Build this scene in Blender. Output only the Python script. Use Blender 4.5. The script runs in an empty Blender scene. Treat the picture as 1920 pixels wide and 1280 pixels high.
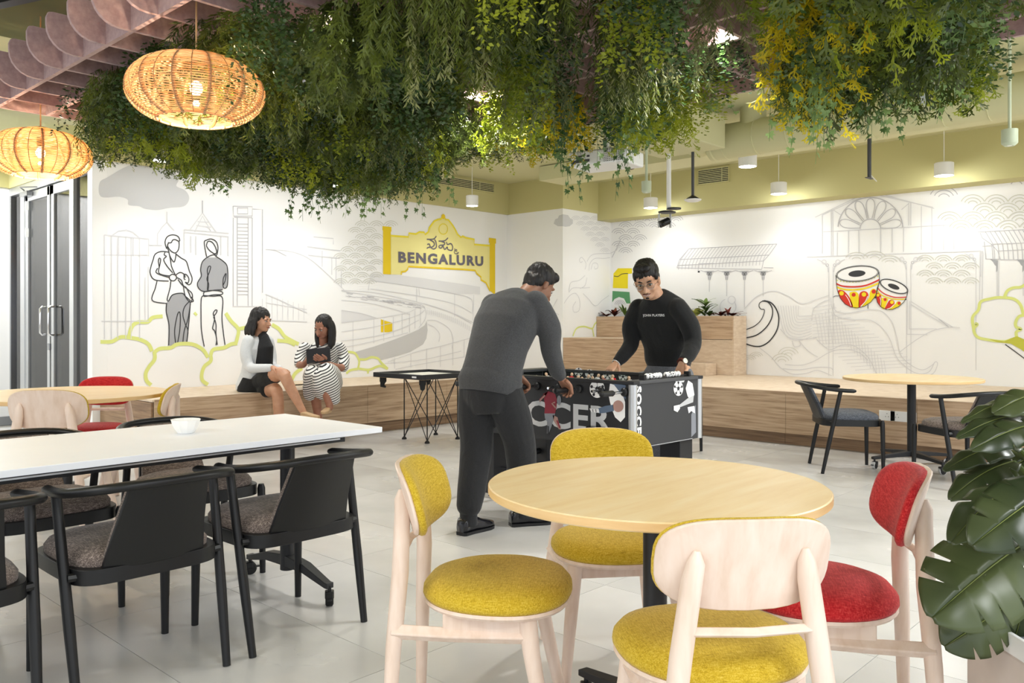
import bpy, bmesh, math, random
from mathutils import Vector, Matrix, noise
from math import sin, cos, pi, radians, atan2, sqrt
random.seed(7)
S = bpy.context.scene
C = S.collection
# ---------------------------------------------------------------- camera
F = 1571.0; CX = 960.0; CY = 603.0; H = 1.2          # focal length and horizon in pixels, eye height in metres
SN, CS = sin(radians(46.9)), cos(radians(46.9))      # the room's walls stand at this yaw to the lens
cam_d = bpy.data.cameras.new('camera'); cam = bpy.data.objects.new('camera', cam_d); C.objects.link(cam)
cam_d.sensor_width = 36; cam_d.lens = 36*F/1920; cam_d.shift_y = -(640-CY)/1920; cam_d.clip_end = 100
cam.location = (0, 0, H); cam.rotation_euler = (pi/2, 0, -radians(46.9))
S.camera = cam
S.view_settings.view_transform = 'Standard'; S.view_settings.look = 'None'
S.view_settings.exposure = 0.28; S.view_settings.gamma = 1.0; S.view_settings.use_curve_mapping = False
# ---------------------------------------------------------------- world: the bright open office behind the camera
wd = bpy.data.worlds.new('world'); S.world = wd; wd.use_nodes = True
bg = wd.node_tree.nodes['Background']; bg.inputs[0].default_value = (0.90, 0.94, 1.0, 1); bg.inputs[1].default_value = 1.35
def light(name, kind, loc, energy, col=(1, .96, .9), size=.1, size_y=None, rot=(0, 0, 0), spot=None, blend=.6):
    d = bpy.data.lights.new(name, kind); o = bpy.data.objects.new(name, d); C.objects.link(o)
    o.location = loc; o.rotation_euler = rot; d.energy = energy; d.color = col
    if kind == 'AREA':
        d.size = size
        if size_y: d.shape = 'RECTANGLE'; d.size_y = size_y
    else: d.shadow_soft_size = size
    if spot: d.spot_size = radians(spot); d.spot_blend = blend
    return o
# added overhead area fills that brighten the room, not fixtures of the place
light('overhead_fill_light', 'AREA', (1.2, -1.8, 2.9), 120, (.94, .97, 1), 2.2, 1.2)
light('overhead_fill_light', 'AREA', (-1.8, 2.4, 2.9), 75, (1, .96, .92), 1.2, 2.2)
light('overhead_fill_light', 'AREA', (6.4, -1.2, 3.1), 190, (.94, .97, 1), 2.0, 1.2)
light('overhead_fill_light', 'AREA', (4.6, 7.0, 3.15), 40, (.97, .985, 1), 2.4, .8)
light('corridor_fill_light', 'AREA', (2.0, 10.2, 3.0), 80, (1, 1, 1), 1.0, 1.0)  # added area fill to lift the glass doors, no lamp stands here
LEFT_WASH = [(3.44, 7.68), (5.42, 7.7), (7.53, 7.75)]
for x, y in LEFT_WASH: light('downlight_beam', 'SPOT', (x, y, 2.69), 44, (.96, .98, 1), .06, spot=140, blend=.9)
def onz(px, py, z):
    D = F*(H-z)/(py-CY); return W((px-CX)/F*D, D, z)
def W(X, D, z): return Vector((CS*X+SN*D, -SN*X+CS*D, z))
def ondep(px, py, D): return W((px-CX)/F*D, D, H-(py-CY)/F*D)
def onx(px, py, xc):
    D = xc/(CS*(px-CX)/F+SN); return ondep(px, py, D)
def ony(px, py, yc):
    D = yc/(-SN*(px-CX)/F+CS); return ondep(px, py, D)
def proj(p):
    X = CS*p[0]-SN*p[1]; D = SN*p[0]+CS*p[1]
    if D < .05: return (-9999, -9999, D)
    return (CX+F*X/D, CY-F*(p[2]-H)/D, D)
RIGHT_WASH = [onx(px, 360, 9.33) for px in (1220, 1460, 1770)]
for p in RIGHT_WASH: light('downlight_beam', 'SPOT', (p.x, p.y, 2.70), 34, (.96, .98, 1), .05, spot=150, blend=.6); light('downlight_glow', 'POINT', (p.x, p.y, 2.68), 9, (.97, .985, 1), .05)
light('downlight_beam', 'SPOT', (7.68, 3.98, 2.72), 110, (1, .98, .95), .06, spot=110)
GRID_LIGHTS = [onz(907, 146, 2.72), onz(1365, 25, 2.72), onz(470, 250, 2.72), Vector((2.6, 1.3, 2.72)), Vector((2.3, 3.3, 2.72)), onz(1650, 120, 2.72)]
GRID_POWER = [110, 130, 60, 120, 80, 90]
for p, e in zip(GRID_LIGHTS, GRID_POWER): light('grid_downlight_beam', 'SPOT', p, e, (1, .97, .9), .05, spot=120, blend=.7)
# ---------------------------------------------------------------- materials
M = {}
def nt(name):
    m = bpy.data.materials.new(name); m.use_nodes = True
    return m, m.node_tree.nodes, m.node_tree.links, m.node_tree.nodes['Principled BSDF']
def hexc(h):
    r = [int(h[i:i+2], 16)/255 for i in (0, 2, 4)]
    return tuple((c/12.92 if c <= .04045 else ((c+.055)/1.055)**2.4) for c in r)+(1,)
def mat(name, col, rough=.5, metal=0, coat=0, emit=0, trans=0, alpha=1, ior=1.45, spec=.5):
    m, N, L, b = nt(name)
    c = hexc(col) if isinstance(col, str) else col
    b.inputs['Base Color'].default_value = c; b.inputs['Roughness'].default_value = rough
    b.inputs['Metallic'].default_value = metal; b.inputs['Coat Weight'].default_value = coat
    b.inputs['Transmission Weight'].default_value = trans; b.inputs['IOR'].default_value = ior
    b.inputs['Specular IOR Level'].default_value = spec
    if emit: b.inputs['Emission Color'].default_value = c; b.inputs['Emission Strength'].default_value = emit
    M[name] = m; return m
def ramp(N, L, fac, cols):
    r = N.new('ShaderNodeValToRGB'); e = r.color_ramp.elements
    while len(e) < len(cols): e.new(.5)
    for k, (p, c) in enumerate(cols): e[k].position = p; e[k].color = hexc(c) if isinstance(c, str) else c
    L.new(fac, r.inputs[0]); return r.outputs[0]
def noise_tex(N, L, scale, stretch=(1, 1, 1), detail=3, rough=.5, coord='Object', rot=(0, 0, 0), dist=0):
    t = N.new('ShaderNodeTexCoord'); mp = N.new('ShaderNodeMapping'); mp.inputs['Scale'].default_value = stretch; mp.inputs['Rotation'].default_value = rot
    n = N.new('ShaderNodeTexNoise'); n.inputs['Scale'].default_value = scale; n.inputs['Detail'].default_value = detail
    n.inputs['Roughness'].default_value = rough; n.inputs['Distortion'].default_value = dist
    L.new(t.outputs[coord], mp.inputs[0]); L.new(mp.outputs[0], n.inputs[0]); return n.outputs[0]
def bump(N, L, b, h, s=.2, d=.01):
    k = N.new('ShaderNodeBump'); k.inputs['Strength'].default_value = s; k.inputs['Distance'].default_value = d
    L.new(h, k.inputs['Height']); L.new(k.outputs[0], b.inputs['Normal'])
def noisy(name, cols, scale=6, stretch=(1, 1, 1), rough=.5, bs=0, bd=.003, detail=4, metal=0, sheen=0, coord='Object', nrough=.55, bscale=None, dist=0):
    m, N, L, b = nt(name)
    f = noise_tex(N, L, scale, stretch, detail, nrough, coord, dist=dist)
    L.new(ramp(N, L, f, cols), b.inputs['Base Color'])
    b.inputs['Roughness'].default_value = rough; b.inputs['Metallic'].default_value = metal; b.inputs['Sheen Weight'].default_value = sheen
    if bs: bump(N, L, b, noise_tex(N, L, bscale or scale, stretch, 2), bs, bd)
    M[name] = m; return m
def fabric(name, dark, base, light_, scale=420, bs=.35):
    m, N, L, b = nt(name)
    a = noise_tex(N, L, scale, (1, .12, 1), 2, .6); c = noise_tex(N, L, scale, (.12, 1, .5), 2, .6)
    mx = N.new('ShaderNodeMath'); mx.operation = 'ADD'; L.new(a, mx.inputs[0]); L.new(c, mx.inputs[1])
    h = N.new('ShaderNodeMath'); h.operation = 'MULTIPLY'; h.inputs[1].default_value = .5; L.new(mx.outputs[0], h.inputs[0])
    L.new(ramp(N, L, h.outputs[0], [(.30, dark), (.5, base), (.70, light_)]), b.inputs['Base Color'])
    b.inputs['Roughness'].default_value = .95; b.inputs['Sheen Weight'].default_value = .15; b.inputs['Specular IOR Level'].default_value = .2
    bump(N, L, b, h.outputs[0], bs, .002); M[name] = m; return m
def leafmat(name, c1, c2, rough=.45, tr=.35, scale=9):
    m, N, L, b = nt(name)
    f = noise_tex(N, L, scale, detail=2)
    oi = N.new('ShaderNodeObjectInfo'); ad = N.new('ShaderNodeMath'); ad.operation = 'MULTIPLY_ADD'; ad.inputs[1].default_value = .35
    L.new(oi.outputs['Random'], ad.inputs[0]); L.new(f, ad.inputs[2])
    sb = N.new('ShaderNodeMath'); sb.operation = 'SUBTRACT'; sb.inputs[1].default_value = .17; L.new(ad.outputs[0], sb.inputs[0])
    col = ramp(N, L, sb.outputs[0], [(.3, c1), (.7, c2)])
    L.new(col, b.inputs['Base Color']); b.inputs['Roughness'].default_value = rough
    t = N.new('ShaderNodeBsdfTranslucent'); L.new(col, t.inputs[0]); mx = N.new('ShaderNodeMixShader'); mx.inputs[0].default_value = tr
    L.new(b.outputs[0], mx.inputs[1]); L.new(t.outputs[0], mx.inputs[2]); L.new(mx.outputs[0], N['Material Output'].inputs[0])
    M[name] = m; return m
mat('white_wall', 'F4F4F3', .75); mat('green_paint', 'C6C08A', .8); mat('green_ceiling', 'CDCBA0', .85); mat('green_dark', '6E6F45', .85)
mat('white_gloss', 'F4F4F2', .3); mat('white_plastic', 'EFEFEC', .4); mat('cream', 'E6E4D8', .5); mat('sage', 'C3CDB2', .5)
mat('black', '17181A', .42); mat('black_wood', '0F1012', .42); mat('black_gloss', '0B0B0C', .15); mat('rubber', '1A1A1B', .7); mat('black_satin', '242528', .45)
mat('dark_grey', '4A4B4E', .5); mat('grey', '8E9093', .5); mat('alu', 'C8CACB', .35, .8); mat('chrome', 'E2E2E4', .12, 1); mat('steel', '9C9DA0', .25, 1)
mat('light_grey', 'C9C9C9', .6); mat('silver_print', 'C9CACC', .4); mat('white_print', 'F2F2F2', .5)
mat('glow', (1, .97, .9, 1), .5, emit=14); mat('bulb', (1, .78, .48, 1), .5, emit=30); mat('lens_glow', (1, .97, .92, 1), .5, emit=22)
noisy('wood_x', [(.25, '8F7458'), (.45, 'B79A7C'), (.62, 'C9AE90'), (.8, 'D3BB9E')], 5, (.55, 6, 11), .5, .12, .002, 6, dist=.35)
noisy('wood_y', [(.25, '8F7458'), (.45, 'B79A7C'), (.62, 'C9AE90'), (.8, 'D3BB9E')], 5, (6, .55, 11), .5, .12, .002, 6, dist=.35)
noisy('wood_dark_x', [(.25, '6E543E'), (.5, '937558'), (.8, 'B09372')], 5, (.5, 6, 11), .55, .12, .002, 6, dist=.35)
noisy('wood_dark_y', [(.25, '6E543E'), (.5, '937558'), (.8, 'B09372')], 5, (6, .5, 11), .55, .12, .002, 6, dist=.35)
noisy('wood_top', [(.3, 'CDB59A'), (.7, 'E0CDB6')], 5, (2, 2, 8), .45, .05, .001, 4)
noisy('maple', [(.3, 'E9CA94'), (.5, 'F0D5A4'), (.72, 'F4DEB4')], 3, (1, 7, 4), .38, .03, .001, 5, dist=.3)
noisy('maple_edge', [(.3, 'D9B078'), (.7, 'E8C690')], 4, (1, 1, 9), .4, detail=4)
noisy('beech', [(.3, 'DCC3B0'), (.5, 'E6D0C0'), (.75, 'EDDBCE')], 4, (7, 7, 1), .42, .04, .001, 5, dist=.3)
noisy('laminate', [(.35, 'ECEFF5'), (.7, 'F1F3F8')], 3, rough=.35)
noisy('felt', [(.3, 'A88A8A'), (.7, 'BDA09E')], 40, rough=.95, bs=.25, bd=.003, sheen=.2)
noisy('soil', [(.3, '2A2018'), (.7, '4A3A2C')], 60, rough=.95, bs=.8, bd=.01)
noisy('planter_cloth', [(.35, '6F7377'), (.7, '9DA1A4')], 160, rough=.9, bs=.6, bd=.003)
noisy('planter_white', [(.3, 'CBBDB2'), (.7, 'DCD2CB')], 3, rough=.35)
fabric('fabric_yellow', '9A7E18', 'C8A82A', 'E0C65A'); fabric('fabric_red', '8E1218', 'C0262B', 'D8504C', 300)
fabric('fabric_tweed', '2B2421', '6E625C', 'B9AAA0', 380, .6); fabric('fabric_slate', '1E2024', '4E525A', '8B8F98', 380, .6)
def tile_mat():
    m, N, L, b = nt('tile')
    oi = N.new('ShaderNodeObjectInfo')
    f = noise_tex(N, L, 1.6, (1, 1, 1), 4, .5)
    ad = N.new('ShaderNodeMath'); ad.operation = 'MULTIPLY_ADD'; ad.inputs[1].default_value = .25; L.new(oi.outputs['Random'], ad.inputs[0]); L.new(f, ad.inputs[2])
    L.new(ramp(N, L, ad.outputs[0], [(.3, 'BAB9B6'), (.55, 'CAC9C7'), (.85, 'D8D7D5')]), b.inputs['Base Color'])
    r = N.new('ShaderNodeMapRange'); r.inputs[3].default_value = .16; r.inputs[4].default_value = .34; L.new(f, r.inputs[0]); L.new(r.outputs[0], b.inputs['Roughness'])
    b.inputs['Specular IOR Level'].default_value = .6
    M['tile'] = m
tile_mat(); mat('grout', '8C8A84', .8)
def glassm(name, tint, rough=.02, tr=.75):
    m, N, L, b = nt(name)
    t = N.new('ShaderNodeBsdfTransparent'); t.inputs[0].default_value = hexc(tint)
    g = N.new('ShaderNodeBsdfGlossy'); g.inputs['Roughness'].default_value = rough
    mx = N.new('ShaderNodeMixShader'); fr = N.new('ShaderNodeFresnel'); fr.inputs[0].default_value = 1.6
    L.new(fr.outputs[0], mx.inputs[0]); L.new(t.outputs[0], mx.inputs[1]); L.new(g.outputs[0], mx.inputs[2]); L.new(mx.outputs[0], N['Material Output'].inputs[0])
    M[name] = m
glassm('glass', 'A9ADB0'); glassm('lens', 'F4F4F4')
# ---------------------------------------------------------------- mesh helpers
def frame(d):
    d = d.normalized(); a = Vector((0, 0, 1)) if abs(d.z) < .9 else Vector((1, 0, 0))
    x = a.cross(d).normalized(); return x, d.cross(x).normalized()
class MB:
    def __init__(s): s.v = []; s.f = []
    def add(s, v, f):
        o = len(s.v); s.v += [Vector(p) for p in v]; s.f += [tuple(i+o for i in q) for q in f]; return s
    def box(s, c, d, rz=0, Mx=None):
        c = Vector(c); a, b, e = [k/2 for k in d]
        vs = [Vector((x*a, y*b, z*e)) for x in (-1, 1) for y in (-1, 1) for z in (-1, 1)]
        R = Mx or Matrix.Rotation(rz, 3, 'Z')
        return s.add([R@p+c for p in vs], [(0, 1, 3, 2), (4, 6, 7, 5), (0, 4, 5, 1), (2, 3, 7, 6), (0, 2, 6, 4), (1, 5, 7, 3)])
    def tube(s, pts, r, n=8, flat=1.0, up=None, cap=True):
        pts = [Vector(p) for p in pts]; m = len(pts)
        rs = r if isinstance(r, (list, tuple)) else [r]*m
        vs = []; x = None
        for i, p in enumerate(pts):
            d = (pts[min(i+1, m-1)]-pts[max(i-1, 0)])
            if d.length < 1e-7: d = Vector((0, 0, 1))
            d.normalize()
            if up is not None: x = Vector(up).cross(d); x = x.normalized() if x.length > 1e-4 else frame(d)[0]
            elif x is None: x = frame(d)[0]
            else: x = (x-d*x.dot(d)).normalized()
            y = d.cross(x)
            for k in range(n): a = 2*pi*k/n; vs.append(p+x*cos(a)*rs[i]+y*sin(a)*rs[i]*flat)
        fs = [(i*n+k, i*n+(k+1) % n, (i+1)*n+(k+1) % n, (i+1)*n+k) for i in range(m-1) for k in range(n)]
        if cap: fs += [tuple(range(n-1, -1, -1)), tuple(range((m-1)*n, m*n))]
        return s.add(vs, fs)
    def lathe(s, prof, n=24, c=(0, 0, 0), Mx=None, sx=1, sy=1):
        c = Vector(c); vs = []; m = len(prof)
        for r, z in prof:
            for k in range(n):
                a = 2*pi*k/n; p = Vector((r*cos(a)*sx, r*sin(a)*sy, z)); vs.append((Mx@p if Mx else p)+c)
        fs = [(i*n+k, i*n+(k+1) % n, (i+1)*n+(k+1) % n, (i+1)*n+k) for i in range(m-1) for k in range(n)]
        if prof[0][0] > 1e-6: fs.append(tuple(range(n-1, -1, -1)))
        if prof[-1][0] > 1e-6: fs.append(tuple(range((m-1)*n, m*n)))
        return s.add(vs, fs)
    def ell(s, c, r, n=12, m=8, Mx=None):
        prof = [(max(sin(pi*i/m), 1e-4), -cos(pi*i/m)) for i in range(m+1)]
        c = Vector(c); vs = []
        for q, z in prof:
            for k in range(n):
                a = 2*pi*k/n; p = Vector((q*cos(a)*r[0], q*sin(a)*r[1], z*r[2])); vs.append((Mx@p if Mx else p)+c)
        return s.add(vs, [(i*n+k, i*n+(k+1) % n, (i+1)*n+(k+1) % n, (i+1)*n+k) for i in range(m) for k in range(n)]+[tuple(range(n-1, -1, -1)), tuple(range(m*n, (m+1)*n))])
    def prism(s, out, z0, z1, Mx=None):
        n = len(out); vs = [Vector((p[0], p[1], z)) for z in (z0, z1) for p in out]
        if Mx: vs = [Mx@p for p in vs]
        return s.add(vs, [tuple(range(n-1, -1, -1)), tuple(range(n, 2*n))]+[(k, (k+1) % n, n+(k+1) % n, n+k) for k in range(n)])
    def loft(s, rings, cap=True):
        n = len(rings[0]); m = len(rings); vs = [p for r in rings for p in r]
        fs = [(i*n+k, i*n+(k+1) % n, (i+1)*n+(k+1) % n, (i+1)*n+k) for i in range(m-1) for k in range(n)]
        if cap: fs += [tuple(range(n-1, -1, -1)), tuple(range((m-1)*n, m*n))]
        return s.add(vs, fs)
    def xf(s, Mx): s.v = [Mx@p for p in s.v]; return s
    def mesh(s, name, m, smooth=True, ang=38):
        me = bpy.data.meshes.new(name); me.from_pydata([tuple(p) for p in s.v], [], s.f); me.update()
        bm = bmesh.new(); bm.from_mesh(me); bmesh.ops.recalc_face_normals(bm, faces=bm.faces); bm.to_mesh(me); bm.free()
        if smooth: me.shade_smooth(); me.set_sharp_from_angle(angle=radians(ang))
        me.materials.append(M[m] if isinstance(m, str) else m); return me
    def obj(s, name, m, parent=None, bevel=0, smooth=True, ang=38, loc=None):
        o = bpy.data.objects.new(name, s.mesh(name, m, smooth, ang)); C.objects.link(o); o.parent = parent
        if loc is not None: o.location = loc
        if bevel:
            b = o.modifiers.new('bevel', 'BEVEL'); b.width = bevel; b.segments = 2; b.limit_method = 'ANGLE'; b.angle_limit = radians(40)
        return o
    def raw(s, name, m, parent=None):      # no normal recalculation: leaves and flat print
        me = bpy.data.meshes.new(name); me.from_pydata([tuple(p) for p in s.v], [], s.f); me.update()
        me.materials.append(M[m] if isinstance(m, str) else m)
        o = bpy.data.objects.new(name, me); C.objects.link(o); o.parent = parent; return o
def tag(o, label=None, cat=None, group=None, kind=None):
    if label: o['label'] = label
    if cat: o['category'] = cat
    if group: o['group'] = group
    if kind: o['kind'] = kind
    return o
def thing(name, label, cat, loc=(0, 0, 0), rz=0, group=None, sc=1):
    o = bpy.data.objects.new(name, None); C.objects.link(o); o.location = loc; o.rotation_euler = (0, 0, rz); o.scale = (sc, sc, sc); o.empty_display_size = .1
    return tag(o, label, cat, group)
def dup(root, loc, rz, label, group=None, sc=1):
    def cp(o, par):
        c = o.copy(); C.objects.link(c); c.parent = par
        for ch in list(o.children): cp(ch, c)
        return c
    r = cp(root, None); r.location = loc; r.rotation_euler = (0, 0, rz); r.scale = (sc, sc, sc); r['label'] = label
    if group: r['group'] = group
    return r
def cr(pts, n=5, closed=False):
    P = [Vector(p) for p in pts]; out = []; m = len(P)
    rng = range(m) if closed else range(m-1)
    for i in rng:
        if closed: a, b, c, d = P[(i-1) % m], P[i], P[(i+1) % m], P[(i+2) % m]
        else: a, b, c, d = P[max(i-1, 0)], P[i], P[i+1], P[min(i+2, m-1)]
        for k in range(n):
            t = k/n; out.append(.5*((2*b)+(c-a)*t+(2*a-5*b+4*c-d)*t*t+(3*b-3*c+d-a)*t**3))
    if not closed: out.append(P[-1])
    return out
def superell(a, b, p=2.6, n=28):
    o = []
    for k in range(n):
        t = 2*pi*k/n; c, s_ = cos(t), sin(t)
        o.append((a*math.copysign(abs(c)**(2/p), c), b*math.copysign(abs(s_)**(2/p), s_)))
    return o
def text_mesh(name, body, size, m, Mx, parent=None, bold=.0, sp=1.0, ext=.0005, align='CENTER'):
    cu = bpy.data.curves.new(name, 'FONT'); cu.body = body; cu.size = size; cu.align_x = align; cu.align_y = 'CENTER'; cu.offset = bold; cu.space_character = sp; cu.extrude = ext; cu.resolution_u = 3
    t = bpy.data.objects.new(name, cu); C.objects.link(t); bpy.context.view_layer.update()
    me = bpy.data.meshes.new_from_object(t); bpy.data.objects.remove(t); me.transform(Mx); me.materials.clear(); me.materials.append(M[m]); me.name = name
    o = bpy.data.objects.new(name, me); C.objects.link(o); o.parent = parent; return o
# ================================================================ the room
def struct(o, kind='structure'): o['kind'] = kind; return o
flo = struct(MB().box((3.6, 4.0, -.06), (13.6, 14.0, .11)).obj('floor', 'grout', smooth=False))
tm = MB().box((0, 0, -.006), (.5975, 1.1975, .012)).mesh('tile', 'tile', smooth=False)
for i in range(-8, 14):
    for j in range(-3, 9):
        x, y = .08+.6*i+.3+.0, -.1+1.2*j+.6
        X = CS*x-SN*y; D = SN*x+CS*y
        if D < -.6 or abs(X) > .75*D+1.6 or x > 8.3 or (y > 8.0 and x > 3.4): continue
        o = bpy.data.objects.new('tile', tm); C.objects.link(o); o.parent = flo; o.location = (x, y, 0)
YL, XR, XJ, YJ, XP, YB = 8.40, 9.97, 8.87, 7.346, 3.176, 10.97
ZT = 2.755; ZC = 3.2
wl = struct(MB().box(((XP+XJ)/2+.05, YL+.08, ZT/2), (XJ-XP+.1, .16, ZT)).obj('wall_left', 'white_wall', smooth=False))
wlb = MB().box(((XP+XJ)/2+.05, YL+.05, (ZT+ZC)/2), (XJ-XP+.1, .2, ZC-ZT)).obj('green_band', 'green_paint', wl, smooth=False)
wj = struct(MB().box(((XJ+XR)/2+.1, (YJ+YL)/2+.1, ZT/2), (XR-XJ+.2, YL-YJ+.2, ZT)).obj('wall_back', 'white_wall', smooth=False))
MB().box(((XJ+XR)/2+.085, (YJ+YL)/2+.085, (ZT+ZC)/2), (XR-XJ+.2, YL-YJ+.2, ZC-ZT)).obj('green_band', 'green_paint', wj, smooth=False)
wr = struct(MB().box((XR+.08, (YJ-3)/2, 1.5), (.16, YJ+3, 3.0)).obj('wall_right', 'white_wall', smooth=False))
MB().box((9.65+.25, (YJ-3)/2-.001, (2.655+ZC)/2), (.5, YJ+3-.002, ZC-2.655)).obj('soffit', 'green_paint', wr, smooth=False)
wa = struct(MB().box((.1, YB+.08, ZT/2), (6.1, .16, ZT)).obj('wall_alcove', 'white_wall', smooth=False))
MB().box((.1, YB+.06, (ZT+ZC)/2), (6.1, .2, ZC-ZT)).obj('green_band', 'green_paint', wa, smooth=False)
ce = struct(MB().box((3.6, 4.0, ZC+.06), (13.6, 14.2, .12)).obj('ceiling', 'green_ceiling', smooth=False))
# beams and ducts painted like the ceiling
MB().box((3.5, 7.9, 3.09), (7.2, .5, .20)).obj('beam', 'green_ceiling', ce, smooth=False)
MB().box((8.35, 2.4, 3.10), (.5, 9.4, .18)).obj('beam', 'green_ceiling', ce, smooth=False)
MB().box((XP, (YL+YB)/2, 2.98), (.12, YB-YL, .46)).obj('green_band', 'green_paint', wa, smooth=False)
MB().box((-.6, 6.3, 3.04), (4.0, .4, .28)).obj('beam', 'green_paint', ce, smooth=False)
MB().box((1.2, 5.3, 3.188), (2.4, 2.5, .02)).obj('dark_ceiling_slab', 'green_dark', ce, smooth=False)  # thin dark green slab laid flat under this part of the ceiling
for x in (.5, 1.1, 1.7): MB().box((x, 5.2, 3.12), (.07, 3.4, .10), .35).obj('beam', 'black', ce, smooth=False)
# room behind the glass doors
hr = struct(MB().box((5.3, 9.85, 1.4), (.1, 2.7, 2.8)).box((4.2, 11.1, 1.4), (2.2, .1, 2.8)).obj('wall_office', 'light_grey', smooth=False))
MB().box((4.6, 10.2, .9), (.5, .5, .02)).box((4.6, 10.2, .45), (.06, .06, .9)).obj('standing_shelf', 'grey', hr, smooth=False)
# ---------------- glazed partition with double door, in the plane x = XP
pt = struct(thing('door_1', None, None, (0, 0, 0)))
def py_(px): return onx(px, 600, XP).y
def pan(a, b, z0, z1, t, m, name, parent, dx=0, bev=.004):
    ya, yb = py_(a), py_(b)
    return MB().box((XP+dx, (ya+yb)/2, (z0+z1)/2), (t, abs(ya-yb), z1-z0)).obj(name, m, parent, bevel=bev, smooth=False)
pan(178, 187.5, 0, ZT, .14, 'white_gloss', 'frame_post', pt)
pan(137.5, 145, 0, 2.72, .08, 'alu', 'frame_post', pt); pan(45, 52, 0, 2.72, .08, 'alu', 'frame_post', pt); pan(23, 27, 0, 2.75, .08, 'steel', 'frame_post', pt)
pan(145, 178, .05, 2.72, .012, 'glass', 'glass_panel', pt, bev=0); pan(27, 45, .05, 2.72, .012, 'glass', 'glass_panel', pt, bev=0)
pan(25, 178, 2.66, 2.76, .09, 'alu', 'door_head', pt); pan(45, 178, 0, .03, .09, 'alu', 'sill', pt)
for a, b, hp in ((52, 97.5, 90), (100.5, 137.5, 105)):
    lf = pan(a+4 if a < 90 else a+3.5, b-4, .12, 2.56, .012, 'glass', 'door_leaf', pt, bev=0)
    for q in ((a, a+4.5), (b-4.5 if a < 90 else b-3, b)): pan(q[0], q[1], .03, 2.65, .05, 'alu', 'stile', lf)
    pan(a, b, 2.55, 2.65, .05, 'alu', 'rail', lf); pan(a, b, .03, .14, .05, 'alu', 'rail', lf)
    y = py_(hp if a < 90 else 102.5); hx = XP-.075
    pts = [(XP-.02, y, 1.36), (hx+.02, y, 1.36), (hx, y, 1.34), (hx, y, 1.08), (hx+.02, y, 1.06), (XP-.02, y, 1.06)]
    if a > 90: pts = [(2*XP-p[0], p[1]+.02, p[2]) for p in pts] and [(p[0], p[1]-.05, p[2]) for p in pts]
    MB().tube(pts, .013, 10).obj('door_handle', 'chrome', lf)
pan(96, 99.5, .9, .97, .08, 'steel', 'door_lock', pt)
MB().box((XP-.03, py_(56), 2.5), (.03, .02, .10)).box((XP-.03, py_(56), 2.2), (.03, .02, .10)).obj('hinge', 'white_gloss', pt)
MB().box((XP-.06, py_(60), 2.62), (.06, .24, .05)).tube([(XP-.08, py_(60), 2.66), (XP-.16, py_(68), 2.67), (XP-.05, py_(78), 2.67)], .008).obj('door_closer', 'steel', pt)
MB().box((1.6, YB-.02, .05), (3.1, .03, .1)).obj('baseboard_alcove', 'grey', smooth=False)['kind'] = 'structure'
# ---------------- wooden seating platform: L of bench, tier and planter
ZB = .52; YF = 7.25; XF = 7.78
be = thing('bench_platform', 'long L-shaped wood-laminate bench running along both mural walls', 'bench', (0, 0, 0))
def seg(a, b, n): return [(a+(b-a)*k/n+.0015, a+(b-a)*(k+1)/n-.0015) for k in range(n)]
for a, b in seg(XP+.02, 7.78, 4): MB().box(((a+b)/2, YF+.01, .318), (b-a, .02, .404)).obj('front_panel', 'wood_x', be, bevel=.001, smooth=False)
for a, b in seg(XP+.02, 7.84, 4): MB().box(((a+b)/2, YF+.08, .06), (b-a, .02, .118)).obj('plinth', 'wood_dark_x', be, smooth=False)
for a, b in seg(XP, 7.78, 4): MB().box(((a+b)/2, (YF+YL)/2, ZB-.01), (b-a, YL-YF-.004, .02)).obj('seat_board', 'wood_top', be, bevel=.001, smooth=False)
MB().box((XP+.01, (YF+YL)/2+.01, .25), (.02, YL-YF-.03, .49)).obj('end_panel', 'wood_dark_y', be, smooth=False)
for a, b in seg(-2.4, 7.25, 8): MB().box((XF+.01, (a+b)/2, .318), (.02, b-a, .404)).obj('front_panel', 'wood_y', be, bevel=.001, smooth=False)
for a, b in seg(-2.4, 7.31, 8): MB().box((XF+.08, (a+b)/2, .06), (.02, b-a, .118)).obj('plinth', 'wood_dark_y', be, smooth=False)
for a, b in seg(-2.4, YJ, 8): MB().box(((XF+XR)/2, (a+b)/2, ZB-.01), (XR-XF-.004, b-a, .02)).obj('seat_board', 'wood_top', be, bevel=.001, smooth=False)
MB().box((8.325, 7.87, ZB-.01), (1.085, 1.05, .02)).obj('seat_board', 'wood_top', be, smooth=False)
ti = thing('tier_step', 'wood-laminate raised seat step on the bench in the far corner', 'step', (0, 0, ZB))
a, b = 5.95, YJ-.004
MB().box((XJ+.012, (a+b)/2, .235), (.02, b-a, .45)).obj('front_panel', 'wood_y', ti, smooth=False)
MB().box((9.245, (a+b)/2, .453), (.745, b-a, .02)).obj('seat_board', 'wood_top', ti, smooth=False)
MB().box((9.245, a+.012, .221), (.74, .02, .44)).obj('side_panel', 'wood_x', ti, smooth=False)
MB().box((9.49, 5.67, .075), (.26, .5, .15)).obj('low_step', 'wood_top', ti, bevel=.003, smooth=False)
pl = thing('planter_box', 'tall wood-laminate planter box standing along the right wall on the bench', 'planter', (0, 0, ZB))
a, b = 5.19, YJ-.006
MB().box((9.632, (a+b)/2, .605), (.02, b-a, .30)).obj('upper_panel', 'wood_y', pl, smooth=False)
MB().box((9.640, (a+b)/2, .226), (.02, b-a, .448)).obj('lower_panel', 'wood_top', pl, smooth=False)
MB().box((9.79, a+.0, .377), (.33, .03, .755)).obj('end_panel', 'wood_top', pl, bevel=.002, smooth=False)
MB().box((9.79, (a+b)/2, .70), (.30, b-a-.04, .04)).obj('soil', 'soil', pl, smooth=False)
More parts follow.
